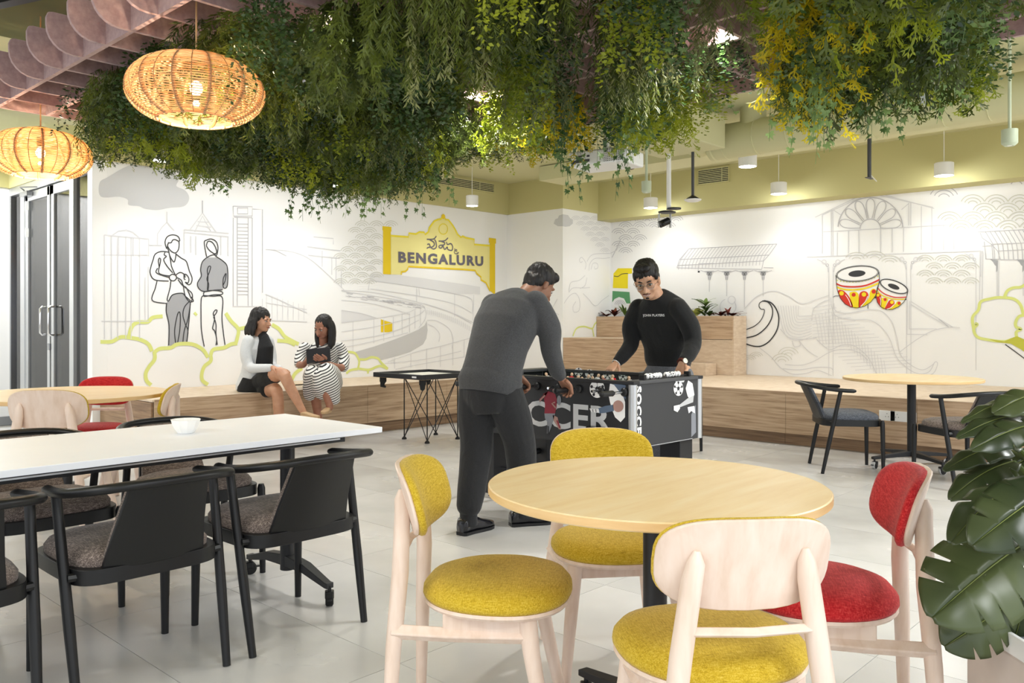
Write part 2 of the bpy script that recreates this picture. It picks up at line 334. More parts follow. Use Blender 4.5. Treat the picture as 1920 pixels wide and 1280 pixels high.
for k, px in enumerate((1664, 1694)):
    p = onx(px, 786, XF)
    w_ = .14 if k == 0 else .22
    so = thing('power_socket', ['smaller white socket plate on the bench front, behind the chair seat', 'wider double white socket plate on the bench front, beside the table post'][k], 'socket', (XF, p.y, .36))
    MB().box((-.006, 0, 0), (.012, w_, .09)).obj('plate', 'white_gloss', so, bevel=.003)
    h = MB()
    for yy in ((0,) if k == 0 else (-.05, .05)):
        for dy, dz in ((0, .018), (-.012, -.008), (.012, -.008)): h.box((-.0125, yy+dy, dz), (.002, .005, .007))
    h.obj('pin_holes', 'dark_grey', so, smooth=False)['kind'] = 'stuff'
# ================================================================ the printed murals, flat on their walls
mat('beam_dark', '2C2E22', .8); mat('ink_dark', '3C3D40', .7); mat('ink_grey', 'C3C2C6', .8); mat('ink_faint', 'DADADC', .8); mat('ink_warm', 'D3D3C8', .8); mat('fill_grey', 'A9AAAD', .8)
mat('fill_band', 'CBCBCB', .8); mat('fill_cloud', 'D2D3D5', .8); mat('fill_soft', 'E3E3E4', .8); mat('lime', 'DDE48A', .8); mat('lime_dark', 'C3C34A', .8)
mat('sign_yellow', 'EBCB1E', .7); mat('sign_bright', 'F4E23C', .7); mat('sign_pale', 'F3E99A', .7); mat('sign_ink', '6A6672', .7); mat('auto_yellow', 'F0DC1E', .7)
mat('auto_green', '5C9A68', .7); mat('drum_red', 'D9382A', .7); mat('drum_yellow', 'F4DC22', .7); mat('white_ink', 'F7F7F6', .75)
class Mural:
    def __init__(s, axis, plane, parent): s.a = axis; s.p = plane; s.parent = parent; s.bins = {}; s.k = 0
    def pt(s, q, off): return onx(q[0], q[1], s.p-off) if s.a == 'x' else ony(q[0], q[1], s.p-off)
    def bin(s, m): return s.bins.setdefault(m, MB())
    def line(s, pts, w, m, smooth=False, off=.004, closed=False):
        if smooth: pts = [(q[0], q[1]) for q in cr([(p[0], p[1], 0) for p in pts], 5, closed)]
        if closed: pts = list(pts)+[pts[0]]
        s.k += 1; off += s.k*6e-6; P = [s.pt(q, off) for q in pts]
        nrm = Vector((1, 0, 0)) if s.a == 'x' else Vector((0, 1, 0)); n = len(P); vs = []
        for i in range(n):
            d = P[min(i+1, n-1)]-P[max(i-1, 0)]
            if d.length < 1e-6: d = Vector((0, 0, 1))
            D = SN*P[i].x+CS*P[i].y
            t = nrm.cross(d.normalized())*(w*D/F/2); vs += [P[i]-t, P[i]+t]
        s.bin(m).add(vs, [(2*i, 2*i+1, 2*i+3, 2*i+2) for i in range(n-1)])
    def fill(s, pts, m, off=.002, smooth=False):
        if smooth: pts = [(q[0], q[1]) for q in cr([(p[0], p[1], 0) for p in pts], 5, True)]
        s.bin(m).add([s.pt(q, off) for q in pts], [tuple(range(len(pts)))])
    def ellipse(s, c, rx, ry, m, w=None, rot=0, a0=0, a1=360, off=.004, fill=False, n=28):
        pts = []
        for k in range(n+1):
            t = radians(a0+(a1-a0)*k/n); x, y = rx*cos(t), ry*sin(t); r = radians(rot)
            pts.append((c[0]+x*cos(r)-y*sin(r), c[1]+x*sin(r)+y*cos(r)))
        if fill: s.fill(pts[:-1], m, off)
        else: s.line(pts, w, m, off=off)
    def waves(s, cells, m='ink_warm', r=20, ry=None, w=2.0):
        ry = ry or r
        for cx, cy in cells:
            for k in range(3):
                q = 1-.3*k; s.ellipse((cx, cy), r*q, ry*q, m, w, a0=200, a1=340, n=14)
    def done(s, off=None):
        for m, b in s.bins.items():
            if off is not None: b.xf(Matrix.Translation(-Vector(off)))
            b.raw('mural_print' if off is None else 'panel_print', m, s.parent)['kind'] = 'stuff'
Lm = Mural('y', YL, wl)
# two line-drawn men
for k, (fillp,) in enumerate((([(330, 0)],),)): pass
def T(pts, ox, oy, sc): return [(ox+p[0]/sc, oy+p[1]/sc) for p in pts]
t1 = lambda pts: T(pts, 230, 400, 4.0)
Lm.fill(t1([(330, 670), (335, 760), (348, 840), (345, 990), (375, 992), (395, 960), (415, 975), (480, 965), (500, 780), (505, 660), (470, 620), (445, 598), (380, 605), (345, 655)]), 'fill_grey')
for P in ([(330, 265), (318, 215), (335, 175), (375, 160), (415, 172), (428, 200), (420, 208), (395, 196), (375, 200), (365, 218), (345, 222), (335, 240)],
          [(335, 240), (352, 270), (378, 292), (400, 294), (418, 272), (424, 235), (422, 205)], [(345, 215), (335, 250), (345, 280), (355, 320), (375, 355), (388, 362), (398, 325), (400, 298)],
          [(345, 290), (290, 285), (245, 305), (228, 350), (212, 400), (206, 440), (220, 480), (250, 500), (300, 505), (345, 507)], [(318, 290), (312, 310), (328, 322), (308, 345), (330, 390), (375, 445)],
          [(345, 285), (358, 340), (368, 400), (400, 470)], [(402, 305), (440, 335), (478, 360), (500, 430), (520, 480), (515, 520), (495, 534), (470, 515), (490, 520), (497, 490), (480, 460), (462, 458), (462, 490), (472, 495)],
          [(275, 400), (268, 360), (275, 335), (285, 345), (280, 380), (270, 440), (300, 460), (350, 468)], [(262, 410), (250, 440), (280, 458), (350, 480)],
          [(350, 470), (375, 455), (400, 465), (402, 490), (380, 506), (355, 495), (350, 470)], [(400, 460), (430, 442), (460, 455), (470, 480)], [(405, 480), (440, 500), (455, 540), (490, 570), (520, 600), (522, 640), (505, 665), (470, 620), (455, 540)],
          [(258, 505), (245, 560), (222, 652), (330, 675)], [(362, 505), (355, 560), (335, 640), (345, 656), (375, 610), (445, 598), (470, 620), (510, 655)], [(505, 665), (531, 657), (515, 625)], [(415, 495), (450, 540), (480, 560), (515, 640)],
          [(330, 670), (328, 740), (348, 840), (345, 990)], [(508, 665), (500, 780), (482, 965)], [(398, 975), (390, 880), (408, 770), (425, 738), (433, 780), (428, 880), (412, 970)],
          [(505, 655), (465, 700), (452, 760), (470, 830), (490, 880), (480, 965)], [(508, 680), (490, 790), (462, 880), (452, 965)]):
    Lm.line(t1(P), 1.9, 'ink_dark', True)
Lm.fill(t1([(640, 330), (600, 360), (585, 420), (590, 470), (562, 520), (570, 560), (610, 585), (690, 575), (750, 572), (758, 550), (785, 555), (788, 430), (770, 370), (715, 330)]), 'fill_grey')
for P in ([(630, 325), (612, 220), (630, 200), (665, 192), (700, 210), (715, 250), (710, 300), (700, 320)], [(628, 240), (640, 210), (670, 215), (695, 250), (705, 290), (690, 302), (655, 280), (635, 255), (628, 240)],
          [(700, 305), (650, 320), (600, 360), (585, 420), (590, 470), (562, 520), (570, 560), (610, 585), (690, 575), (750, 572)], [(690, 310), (705, 325), (750, 355), (785, 400), (788, 520), (775, 558), (755, 550), (755, 490), (775, 450), (770, 500), (755, 535)],
          [(640, 580), (645, 530), (632, 490), (650, 440), (660, 400), (645, 398), (635, 430), (640, 480), (635, 575)], [(610, 590), (650, 578), (720, 580), (750, 592), (740, 608), (680, 610), (615, 622), (607, 605), (610, 590)],
          [(608, 615), (590, 640), (588, 760), (592, 880), (612, 998)], [(608, 615), (680, 620), (735, 618), (752, 660), (745, 780), (755, 890), (768, 985)], [(700, 988), (705, 940), (690, 880), (675, 860), (690, 790), (680, 750), (695, 725), (708, 728), (700, 750), (682, 770)],
          [(710, 985), (700, 900), (700, 830), (682, 775)]):
    Lm.line(t1(P), 1.9, 'ink_dark', True)
# lime bushes
def L(P, w=7, m='lime'): Lm.line(P, w, m, True)
t4 = lambda pts: T(pts, 0, 400, 3.0)
for P in ([(565, 722), (630, 720), (680, 695), (740, 700), (790, 710), (835, 735), (855, 775)], [(725, 700), (740, 640), (775, 612), (830, 610), (860, 585), (915, 578)], [(870, 780), (900, 760), (960, 755), (1000, 735), (1080, 735), (1140, 765), (1170, 810)],
          [(868, 775), (870, 820), (840, 860), (820, 900), (825, 940), (850, 965)], [(1185, 800), (1200, 765), (1260, 755), (1300, 735), (1335, 730)], [(1185, 800), (1185, 830), (1150, 860), (1135, 905), (1140, 940), (1170, 962)],
          [(1270, 560), (1300, 605), (1340, 650), (1335, 700), (1325, 735)], [(1340, 650), (1390, 640)], [(1530, 625), (1570, 650), (1600, 690), (1640, 715), (1680, 735)], [(1560, 715), (1620, 720), (1660, 740)],
          [(1640, 940), (1660, 900), (1700, 870)], [(1095, 570), (1105, 560)]): L(t4(P))
t5 = lambda pts: T(pts, 640, 500, 6.4)
for P in ([(60, 1020), (150, 1030), (190, 1070), (215, 1140), (200, 1220)], [(215, 1110), (290, 1110), (360, 1085), (440, 1100), (480, 1150), (560, 1225)], [(200, 1220), (330, 1235), (420, 1200), (480, 1190), (550, 1225)], [(60, 1280), (110, 1240), (200, 1225)], [(320, 1240), (320, 1280)]): L(t5(P), 4.5)
# clouds and skyline
t7 = lambda pts: T(pts, 160, 280, 4.8)
Lm.fill(t7([(380, 150), (500, 135), (700, 160), (800, 200), (840, 270), (820, 330), (900, 370), (935, 440), (890, 510), (760, 525), (650, 545), (540, 535), (480, 510), (390, 500), (380, 450), (300, 425), (140, 425), (128, 300), (200, 250)]), 'fill_cloud', smooth=True)
def G(P, w=1.3, m='ink_faint', sm=False): Lm.line(P, w, m, sm)
for P in ([(170, 770), (570, 805)], [(170, 770), (170, 960)], [(240, 775), (300, 735), (370, 725), (430, 745), (480, 790)], [(235, 775), (235, 960)], [(300, 790), (300, 960)], [(430, 800), (430, 960)], [(570, 805), (570, 960)], [(650, 860), (650, 760), (690, 700), (735, 655), (735, 560)],
          [(735, 655), (800, 730)], [(570, 860), (690, 862)], [(890, 720), (890, 940)], [(890, 720), (1290, 755)], [(895, 745), (1290, 785)], [(940, 725), (1055, 570), (1175, 740)], [(985, 740), (1055, 600), (1130, 735)], [(950, 780), (950, 930)], [(995, 780), (995, 950)], [(1220, 785), (1220, 950)], [(1285, 790), (1285, 960)], [(1010, 650), (1115, 655)], [(1000, 685), (1130, 700)]): G(t7(P), 2.0)
G(t7([(1055, 460), (1055, 570)]), 2.0, 'ink_grey')
for P in ([(1330, 510), (1503, 515), (1503, 600), (1335, 600), (1330, 510)], [(1370, 525), (1462, 525), (1462, 580), (1370, 580), (1370, 525)], [(1340, 610), (1500, 615)], [(1505, 537), (1595, 540), (1595, 1290)]): Lm.line(t7(P), 1.5, 'ink_grey')
for x in (437.5, 445, 465.5, 473): Lm.line([(x, 408), (x, 574)], 1.5, 'ink_grey')
for k in range(21): Lm.line([(444.6, 419.5+6.6*k), (466, 420+6.6*k)], 1.3, 'ink_grey')
for x in (196, 209, 221, 236, 246, 262): G([(x, 445), (x, 635)], 1.3)
G([(190, 602), (280, 602)], 1.6); G([(190, 478), (276, 478)], 1.2)
for P in ([(272, 520), (272, 600)], [(278, 500), (278, 598)], [(437, 574), (492, 574)], [(492, 560), (492, 600)]): G(P)
# the hall roof and the curving road
for k in range(8): G([(500+10*k, 551+3*k), (500+10*k, 600)], 1.0)
G([(498, 551), (520, 560), (545, 572), (576, 586)], 1.6, sm=True); G([(498, 567), (575, 580)], 1.2); G([(498, 600), (576, 603)], 1.5)
Lm.line([(498, 467), (515, 469), (530, 476), (537, 480)], 1.1, 'ink_grey', True)
G([(498, 467), (545, 471), (580, 485), (610, 510), (645, 543)], 1.2, sm=True)
for P in ([(576, 462), (638, 470)], [(578, 478), (637, 484)], [(588, 444), (625, 447), (625, 458)], [(604, 470), (604, 500)], [(622, 484), (622, 515)], [(630, 484), (630, 525)], [(640, 508), (640, 540)]): G(P, 1.8)
Lm.fill(t5([(170, 1020), (400, 955), (640, 870), (820, 800), (930, 750), (1000, 700), (1025, 650), (1035, 760), (1020, 860), (980, 930), (830, 1020), (650, 1075), (480, 1120), (440, 1100), (360, 1085), (290, 1105), (215, 1105), (190, 1060)]), 'fill_band')
Lm.fill(t5([(340, 110), (370, 85), (640, 95), (1000, 140), (1400, 200), (1664, 240), (1664, 330), (1600, 320), (1370, 330), (900, 240), (340, 160)]), 'fill_soft')
Lm.fill(t5([(0, 525), (250, 560), (420, 610), (0, 670)]), 'fill_soft')
for P in ([(340, 160), (900, 240), (1350, 320), (1560, 390), (1570, 560)], [(340, 160), (325, 280)], [(350, 265), (900, 345), (1340, 440), (1560, 550)], [(905, 240), (905, 420)], [(930, 245), (940, 350)], [(1360, 330), (1360, 600)], [(1590, 340), (1580, 650)],
          [(0, 280), (330, 300), (640, 360), (980, 440), (1350, 560), (1620, 690)], [(0, 290), (400, 350), (900, 440), (990, 480), (1015, 560), (1000, 640), (930, 730)], [(0, 400), (300, 430), (600, 500), (820, 570)], [(0, 520), (240, 560), (440, 620)],
          [(0, 670), (400, 620), (760, 560), (900, 500)], [(0, 780), (400, 720), (700, 650), (920, 580), (1000, 520)], [(0, 890), (420, 830), (720, 740), (930, 640)], [(60, 960), (400, 890), (800, 790)], [(1030, 640), (1150, 650), (1290, 740), (1340, 860), (1330, 980)], [(1040, 690), (1120, 730), (1180, 810), (1170, 900)],
          [(560, 1140), (900, 1020), (1200, 950), (1600, 840)], [(520, 1160), (1000, 1110), (1440, 1010)], [(650, 1230), (1000, 1160), (1480, 1080)], [(990, 440), (1300, 540), (1560, 680)]): G(t5(P), 1.1, 'ink_faint', True)
for x, a, b in ((140, 660, 1010), (390, 630, 920), (510, 630, 890), (625, 600, 830), (730, 570, 800), (820, 560, 790), (885, 520, 740), (950, 500, 700), (640, 1090, 1220), (835, 1050, 1210), (1025, 980, 1230), (1190, 960, 1200), (1340, 900, 1180), (1475, 870, 1090)): G(t5([(x, a), (x, b)]), 1.1)
rr = random.Random(3)
for k in range(46): x = 40+rr.random()*880; y = 300+x*.16+rr.random()*50; G(t5([(x, y), (x+40+rr.random()*60, y+12)]), .8, 'ink_grey')
for k in range(26): x = 1030+24*k; y = 510+.0004*(x-1030)**2+.32*(x-1030)*.6; G(t5([(x, y), (x, y+60)]), .9)
Lm.fill(t5([(475, 628), (505, 640), (505, 785), (475, 785)]), 'sign_yellow'); Lm.fill(t5([(515, 645), (612, 672), (612, 775), (560, 785), (515, 785)]), 'sign_yellow')
cells = []
for j in range(10):
    for i in range(4):
        x = 652+27*i-(13 if j % 2 else 0); y = 418+12*j
        if x < 660 and y < 460 or x > 742 or (x > 716 and y > 420): continue
        cells.append((x, y+8))
Lm.waves(cells, 'ink_warm', 14, 12, 1.1)
# station name board
t6 = lambda pts: T(pts, 680, 380, 6.4)
top = [(340, 395), (550, 410), (555, 365), (640, 375), (680, 350), (740, 355), (750, 380), (790, 350), (800, 300), (860, 220), (905, 200), (940, 195), (968, 140), (995, 200), (1030, 205), (1080, 270), (1110, 320), (1140, 380), (1180, 415), (1200, 400), (1240, 420), (1340, 440), (1340, 500), (1530, 515)]
bot = [(1530, 1060), (1500, 1000), (1480, 960), (1420, 925), (1420, 890), (1370, 850), (1350, 812), (1200, 800), (550, 765), (540, 800), (510, 825), (465, 830), (465, 862), (340, 860)]
Lm.fill(t6(top+bot), 'sign_pale', .003)
Lm.line(t6(top), 3.4, 'sign_bright', off=.005); Lm.line(t6(bot[:-1]), 3.0, 'sign_yellow', off=.005)
Lm.fill(t6([(238, 280), (345, 290), (345, 345), (338, 345), (338, 860), (245, 855), (245, 330), (238, 330)]), 'sign_yellow', .006); Lm.fill(t6([(1515, 420), (1600, 430), (1600, 490), (1590, 490), (1590, 1110), (1525, 1050), (1525, 480), (1515, 480)]), 'sign_yellow', .006)
Lm.ellipse(t6([(968, 315)])[0], 8.2, 9.8, 'sign_bright', 1.6, off=.006); Lm.ellipse(t6([(968, 165)])[0], 3.6, 4.6, 'sign_yellow', off=.007, fill=True)
for P in ([(770, 438), (850, 435), (885, 400)], [(800, 440), (850, 470), (862, 500), (835, 530), (790, 535), (770, 550)], [(775, 500), (800, 495), (815, 530), (850, 555), (885, 530), (880, 470), (862, 440)],
          [(912, 460), (985, 455), (1025, 420)], [(945, 462), (985, 480), (975, 505), (930, 510), (915, 530), (940, 545), (965, 520), (985, 560), (1015, 530), (1025, 560), (1070, 570), (1082, 530), (1060, 490), (1020, 500), (1005, 470)],
          [(1105, 545), (1110, 575), (1130, 580), (1128, 560), (1108, 570), (1100, 600), (1125, 612), (1145, 595), (1155, 600)], [(1120, 610), (1140, 612), (1150, 603)]):
    Lm.line(t6(P), 2.2 if P[0][0] < 1100 else 1.3, 'sign_ink', True, off=.008)
a = Lm.pt((747, 481), .0075); b = Lm.pt((906, 489), .0075)
wide = (b-a).length
TX = Matrix.Translation(((a.x+b.x)/2, YL-.0085, (a.z+b.z)/2-.005))@Matrix.Rotation(-atan2(a.z-b.z, b.x-a.x), 4, 'Y').inverted()@Matrix.Rotation(pi/2, 4, 'X')
bt = text_mesh('mural_lettering', 'BENGALURU', .175, 'sign_ink', Matrix.Identity(4), wl, .007, 1.2)
xs = [v.co.x for v in bt.data.vertices]; s_ = wide/(max(xs)-min(xs)); zz = [v.co.y for v in bt.data.vertices]
hh = .142/(max(zz)-min(zz)); mx_ = (max(xs)+min(xs))/2; my_ = (max(zz)+min(zz))/2
bt.data.transform(TX@Matrix.Diagonal((s_, hh, 1, 1))@Matrix.Translation((-mx_, -my_, 0)))
Lm.done()
# corner returns
Jm = Mural('x', XJ, wj); Km = Mural('y', YJ, wj)
Jm.fill([(1038, 419), (1041, 411), (1046, 409), (1048, 404), (1055.2, 401.5), (1055.2, 424), (1046, 424)], 'fill_cloud')
Km.fill([(1055.4, 401.5), (1065, 403), (1069, 409), (1074, 412), (1074, 419), (1068, 424), (1060, 425), (1055.4, 424)], 'fill_cloud')
Km.waves([(1080+18*i+(9 if j % 2 else 0), 414+10*j) for j in range(7) for i in range(4) if 18*i+(9 if j % 2 else 0) > 7*j-6 and 1080+18*i+(9 if j % 2 else 0) < 1142], 'ink_faint', 9.5, 9, 1.0)
t9 = lambda pts: T(pts, 1050, 400, 5.333)
for P in ([(90, 780), (110, 690), (190, 670), (250, 620)], [(90, 790), (130, 745), (230, 745), (300, 740)], [(250, 560), (260, 500), (220, 440), (195, 460), (205, 490), (225, 480)], [(290, 570), (300, 500), (350, 450), (440, 450), (500, 440)], [(270, 480), (330, 410), (500, 400)],
          [(310, 560), (330, 500), (370, 500), (380, 540), (350, 555), (345, 530)], [(40, 900), (100, 820), (160, 800), (200, 880), (190, 970), (140, 985), (130, 930), (160, 880)], [(230, 800), (290, 860), (330, 910), (370, 920), (420, 870), (490, 820)], [(270, 640), (250, 720), (200, 750)]): Km.line(t9(P), 1.1, 'ink_faint', True)
Km.line(t9([(130, 1225), (165, 1150), (240, 1130), (320, 1150), (345, 1110), (372, 1080)]), 3, 'lime', True); Km.line(t9([(325, 1150), (340, 1230)]), 3, 'lime', True)
for P in ([(1040, 600), (1030, 625), (1044, 640), (1040, 660)], [(1045, 560), (1036, 580), (1048, 590)], [(1020, 600), (1012, 640), (1025, 655)]): Jm.line(P, 1.1, 'ink_faint', True)
Jm.done(); Km.done()
# right wall
Rm = Mural('x', XR, wr)
Rm.waves([(1160+27*i+(13 if j % 2 else 0), 416+12*j) for j in range(6) for i in range(5) if (i < 5-1.6*j or i < 1+(j < 5)) and 1160+27*i < 1300], 'ink_grey', 13.5, 12, 1.1)
Rm.line(t9([(520, 440), (570, 340), (598, 280), (600, 250)]), 1.2, 'ink_grey', True); Rm.line(t9([(500, 400), (560, 370), (590, 330), (598, 350)]), 1.2, 'ink_faint', True)
Rm.fill(t9([(535, 600), (580, 548), (720, 548), (720, 600), (680, 605), (678, 750), (528, 745)]), 'auto_yellow'); Rm.line(t9([(540, 625), (580, 630), (620, 605), (680, 600)]), 1.2, 'ink_dark', True)
Rm.fill(t9([(525, 775), (695, 785), (705, 900), (665, 900), (640, 850), (590, 835), (545, 855), (522, 890)]), 'auto_green')
for r in (8, 5.5, 3): Rm.ellipse(t9([(600, 910)])[0], r*1.2, r, 'ink_grey', 1.0, a0=180, a1=360)
# market roof with cast-iron posts
t10 = lambda pts: T(pts, 1240, 440, 6.0)
for P in ([(310, 158), (1300, 103)], [(205, 278), (1210, 228)], [(185, 345), (1150, 295)], [(175, 372), (1130, 390)], [(310, 158), (205, 278), (175, 372)], [(1300, 103), (1210, 228), (1150, 295), (1130, 385)], [(1150, 368), (1260, 372)]): Rm.line(t10(P), 1.2, 'ink_grey')
for k in range(26): x = 310+38*k; y = 158-x*.0555+17; Rm.line(t10([(x, y), (x-85-.0*k, y+112), (x-112, y+180), (x-118, y+235)]), .9, 'ink_grey')
for x in (540, 735, 935, 1145):
    Rm.line(t10([(x, 460), (x, 640 if x < 600 else 820 if x > 800 and x < 1000 else 690)]), 1.6, 'ink_faint')
    Rm.fill(t10([(x-60, 408), (x-30, 418), (x-22, 455), (x-10, 460), (x-10, 510), (x+10, 510), (x+10, 460), (x+22, 455), (x+30, 418), (x+60, 405)]), 'fill_grey')
    for s_ in (-1, 1): Rm.ellipse(t10([(x+s_*14, 440)])[0], 2.4, 2.4, 'ink_dark', .8); Rm.line(t10([(x+s_*10, 505), (x+s_*30, 430), (x+s_*100, 400)]), 1.1, 'ink_grey', True)
Rm.fill(t10([(410, 405), (432, 405), (432, 425), (410, 425)]), 'ink_dark'); Rm.line(t10([(415, 400), (415, 325), (590, 320)]), 1, 'ink_grey')
# station gable and fan window
t11 = lambda pts: T(pts, 1500, 300, 4.571)
for P in ([(130, 490), (600, 265), (1150, 415)], [(190, 470), (600, 285), (1140, 405)], [(60, 830), (1550, 778)], [(200, 615), (1560, 540)], [(190, 470), (190, 800)], [(265, 430), (268, 820)], [(280, 425), (282, 820)], [(932, 365), (932, 560)], [(950, 365), (950, 560)], [(1040, 395), (1040, 770)], [(1130, 410), (1130, 775)], [(282, 425), (350, 470)], [(932, 372), (870, 425)], [(600, 275), (600, 320)],
          [(320, 620), (318, 820)], [(415, 605), (415, 800)], [(503, 600), (505, 800)], [(690, 590), (690, 795)], [(790, 585), (790, 790)], [(888, 580), (888, 785)], [(1230, 560), (1230, 770)], [(1320, 555), (1320, 765)], [(1550, 778), (1548, 1000)], [(1565, 778), (1563, 1006)]): Rm.line(t11(P), 1.5, 'ink_faint')
c = t11([(603, 590)])[0]
Rm.ellipse(c, 61, 59, 'ink_grey', 1.8, a0=184, a1=357); Rm.ellipse(c, 19.5, 18.5, 'ink_grey', 1.7, a0=180, a1=360)
for k in range(7):
    am = radians(193+25.7*k); w_ = radians(10.5)
    pts = [(c[0]+21*cos(am-w_*.8), c[1]+20*sin(am-w_*.8)), (c[0]+44*cos(am-w_), c[1]+42*sin(am-w_)), (c[0]+55*cos(am-w_*.6), c[1]+53*sin(am-w_*.6)), (c[0]+59*cos(am), c[1]+57*sin(am)), (c[0]+55*cos(am+w_*.6), c[1]+53*sin(am+w_*.6)), (c[0]+44*cos(am+w_), c[1]+42*sin(am+w_)), (c[0]+21*cos(am+w_*.8), c[1]+20*sin(am+w_*.8))]
    Rm.line(pts, 1.4, 'ink_grey', True)
for x, y in ((1558, 500), (1704, 495), (1834, 489)):
    for s_ in (-1, 1):
        if x > 1800 and s_ > 0: continue
        Rm.line([(x+s_*5, y+10), (x+s_*8, y-2), (x+s_*18, y-10), (x+s_*26, y-14)], 1.3, 'ink_faint', True); Rm.ellipse((x+s_*13, y-9), 4, 4, 'ink_faint', 1.2); Rm.ellipse((x+s_*7, y-3), 2.5, 2.5, 'ink_grey', .9)
        Rm.line([(x+s_*4, y), (x+s_*4, y+205)], 1.1, 'ink_faint')
Rm.waves([(1780+44*i+(22 if j % 2 else 0), 384+16*j) for j in range(4) for i in range(4) if i > 0 or j > 1], 'ink_warm', 23, 19, 1.7)
Rm.waves([(1770, 372), (1906, 348)], 'ink_grey', 27, 22, 1.6)
Rm.waves([(1735+34*i+(17 if j % 2 else 0), 492+14*j) for j in range(4) for i in range(3)], 'ink_warm', 17, 14, 1.2); Rm.waves([(1606, 488), (1640, 486), (1668, 494)], 'ink_warm', 22, 15, 1.1)
# the second awning
t12 = lambda pts: T(pts, 1760, 420, 4.57)
for P in ([(335, 68), (760, 45)], [(450, 172), (760, 160)], [(505, 230), (760, 218)], [(400, 298), (520, 300)], [(530, 305), (760, 305)], [(355, 75), (375, 120), (450, 172), (505, 230), (530, 305)], [(375, 190), (450, 185)], [(390, 150), (405, 298)], [(455, 180), (465, 298)]): Rm.line(t12(P), 1.1, 'ink_grey')
for k in range(9): x = 400+40*k; Rm.line(t12([(x, 65-k*2), (x+65, 170-k), (x+75, 230), (x+80, 305)]), 1.1, 'ink_grey')
for x in (500, 725): Rm.fill(t12([(x-60, 300), (x-35, 325), (x-20, 350), (x-8, 360), (x-8, 410), (x+4, 410), (x+8, 310)]), 'fill_grey'); Rm.line(t12([(x, 400), (x, 615)]), 1.2, 'ink_faint'); Rm.line(t12([(x+14, 310), (x+14, 615)]), 1.2, 'ink_faint')
for P in ([(355, 235), (350, 650)], [(378, 235), (372, 640)]): Rm.line(t12(P), 1.2, 'ink_faint')
for P in ([(300, 900), (290, 800), (340, 735), (360, 665), (440, 640), (520, 628), (640, 640), (700, 690), (725, 770)], [(310, 850), (330, 860), (300, 900), (330, 965), (420, 990), (560, 1005), (640, 985), (700, 1010)], [(565, 620), (590, 570), (640, 545), (700, 540), (745, 515)],
          [(745, 780), (690, 790), (660, 840), (665, 880), (705, 900), (665, 925), (670, 980)]): Rm.line(t12(P), 5.2, 'lime', True)
Rm.fill(t12([(430, 985), (560, 1005), (640, 970), (670, 960), (740, 990), (760, 1110), (700, 1070), (620, 1025), (500, 1010)]), 'lime_dark', .006)
Rm.line(t12([(570, 1030), (640, 1080), (760, 1170)]), 1.6, 'ink_dark'); Rm.line(t12([(0, 810), (90, 885)]), 1.2, 'ink_grey')
# the tusk curl and the sea monster's body
t13 = lambda pts: T(pts, 1380, 540, 4.571)
Rm.line(t13([(70, 360), (150, 330), (205, 285), (235, 230), (242, 185), (215, 180), (197, 155), (205, 125), (240, 107)]), 1.6, 'ink_dark', True)
Rm.line(t13([(225, 110), (270, 118), (300, 150), (314, 200), (300, 270), (250, 345), (170, 405), (70, 428)]), 2.2, 'ink_dark', True)
Rm.line(t13([(240, 107), (300, 125), (345, 180), (367, 260), (350, 360), (290, 450), (220, 495), (150, 497), (70, 472)]), 2.4, 'ink_dark', True)
for P in ([(70, 180), (180, 70), (320, 25), (450, 70), (560, 135), (680, 100), (800, 60)], [(650, 280), (660, 190), (720, 130), (800, 100)], [(810, 80), (820, 160), (860, 240), (1000, 270), (1150, 275), (1250, 340), (1320, 440), (1370, 580), (1450, 670), (1550, 730), (1650, 720), (1700, 640)], [(840, 130), (850, 190), (950, 215), (1100, 190), (1230, 190), (1330, 280), (1380, 430), (1410, 570), (1500, 660), (1600, 700), (1680, 660), (1710, 630), (1728, 650), (1700, 720), (1650, 750)],
          [(690, 440), (800, 525), (900, 490), (1000, 490), (1090, 550), (1150, 620), (1210, 750)], [(380, 350), (450, 420), (560, 440), (690, 425)], [(540, 450), (620, 540), (700, 590)], [(420, 655), (560, 660), (680, 620), (800, 550), (920, 525), (1050, 550), (1130, 620)], [(400, 690), (540, 700), (680, 680), (800, 680), (830, 700)], [(200, 510), (300, 590), (380, 680), (480, 735), (600, 730), (700, 705), (820, 750)], [(1400, 550), (1550, 440), (1700, 360), (1850, 335), (1920, 340)], [(480, 450), (500, 500), (550, 490), (540, 450)]): Rm.line(t13(P), 1.3, 'ink_faint', True)
for k in range(9): Rm.line(t13([(360+22*k, 150), (420+14*k, 220+22*(8-k)), (540, 240+26*(8-k)), (650, 235+22*(8-k))]), 1.0, 'ink_faint', True)
for k in range(22):
    a = (670+24*k, 140+16*k) if k < 12 else (934+26*(k-12), 332+14*(k-12)*1.6)
    Rm.line(t13([(680+28*k, max(120, 230+(k-6)*26) if k > 4 else 230-10*k), (720+27*k, min(740, 480+max(0, k-8)*26))]), .8, 'ink_faint')
for k in range(20): y = 170+28*k; Rm.line(t13([(max(655, 655+(y-420)*1.3), y), (min(1500, 820+(y-170)*1.45), y-40+10)]), .8, 'ink_faint')
for P in ([(1470, 100), (1465, 395)], [(1490, 110), (1485, 350)], [(1465, 395), (1640, 398)], [(1485, 350), (1720, 348)], [(1500, 115), (1860, 335)], [(1500, 140), (1820, 335)]): Rm.line(t13(P), 1.2, 'ink_faint')
Rm.waves([(1478, 668), (1466, 680)], 'ink_warm', 20, 17, 1.0); Rm.waves([(1418, 670), (1405, 676)], 'ink_warm', 13, 10, .8)
Rm.ellipse((1365, 575), 15, 15, 'ink_faint', 1.2, a0=-40, a1=250); Rm.ellipse((1372, 562), 7, 7, 'ink_faint', 1.0)
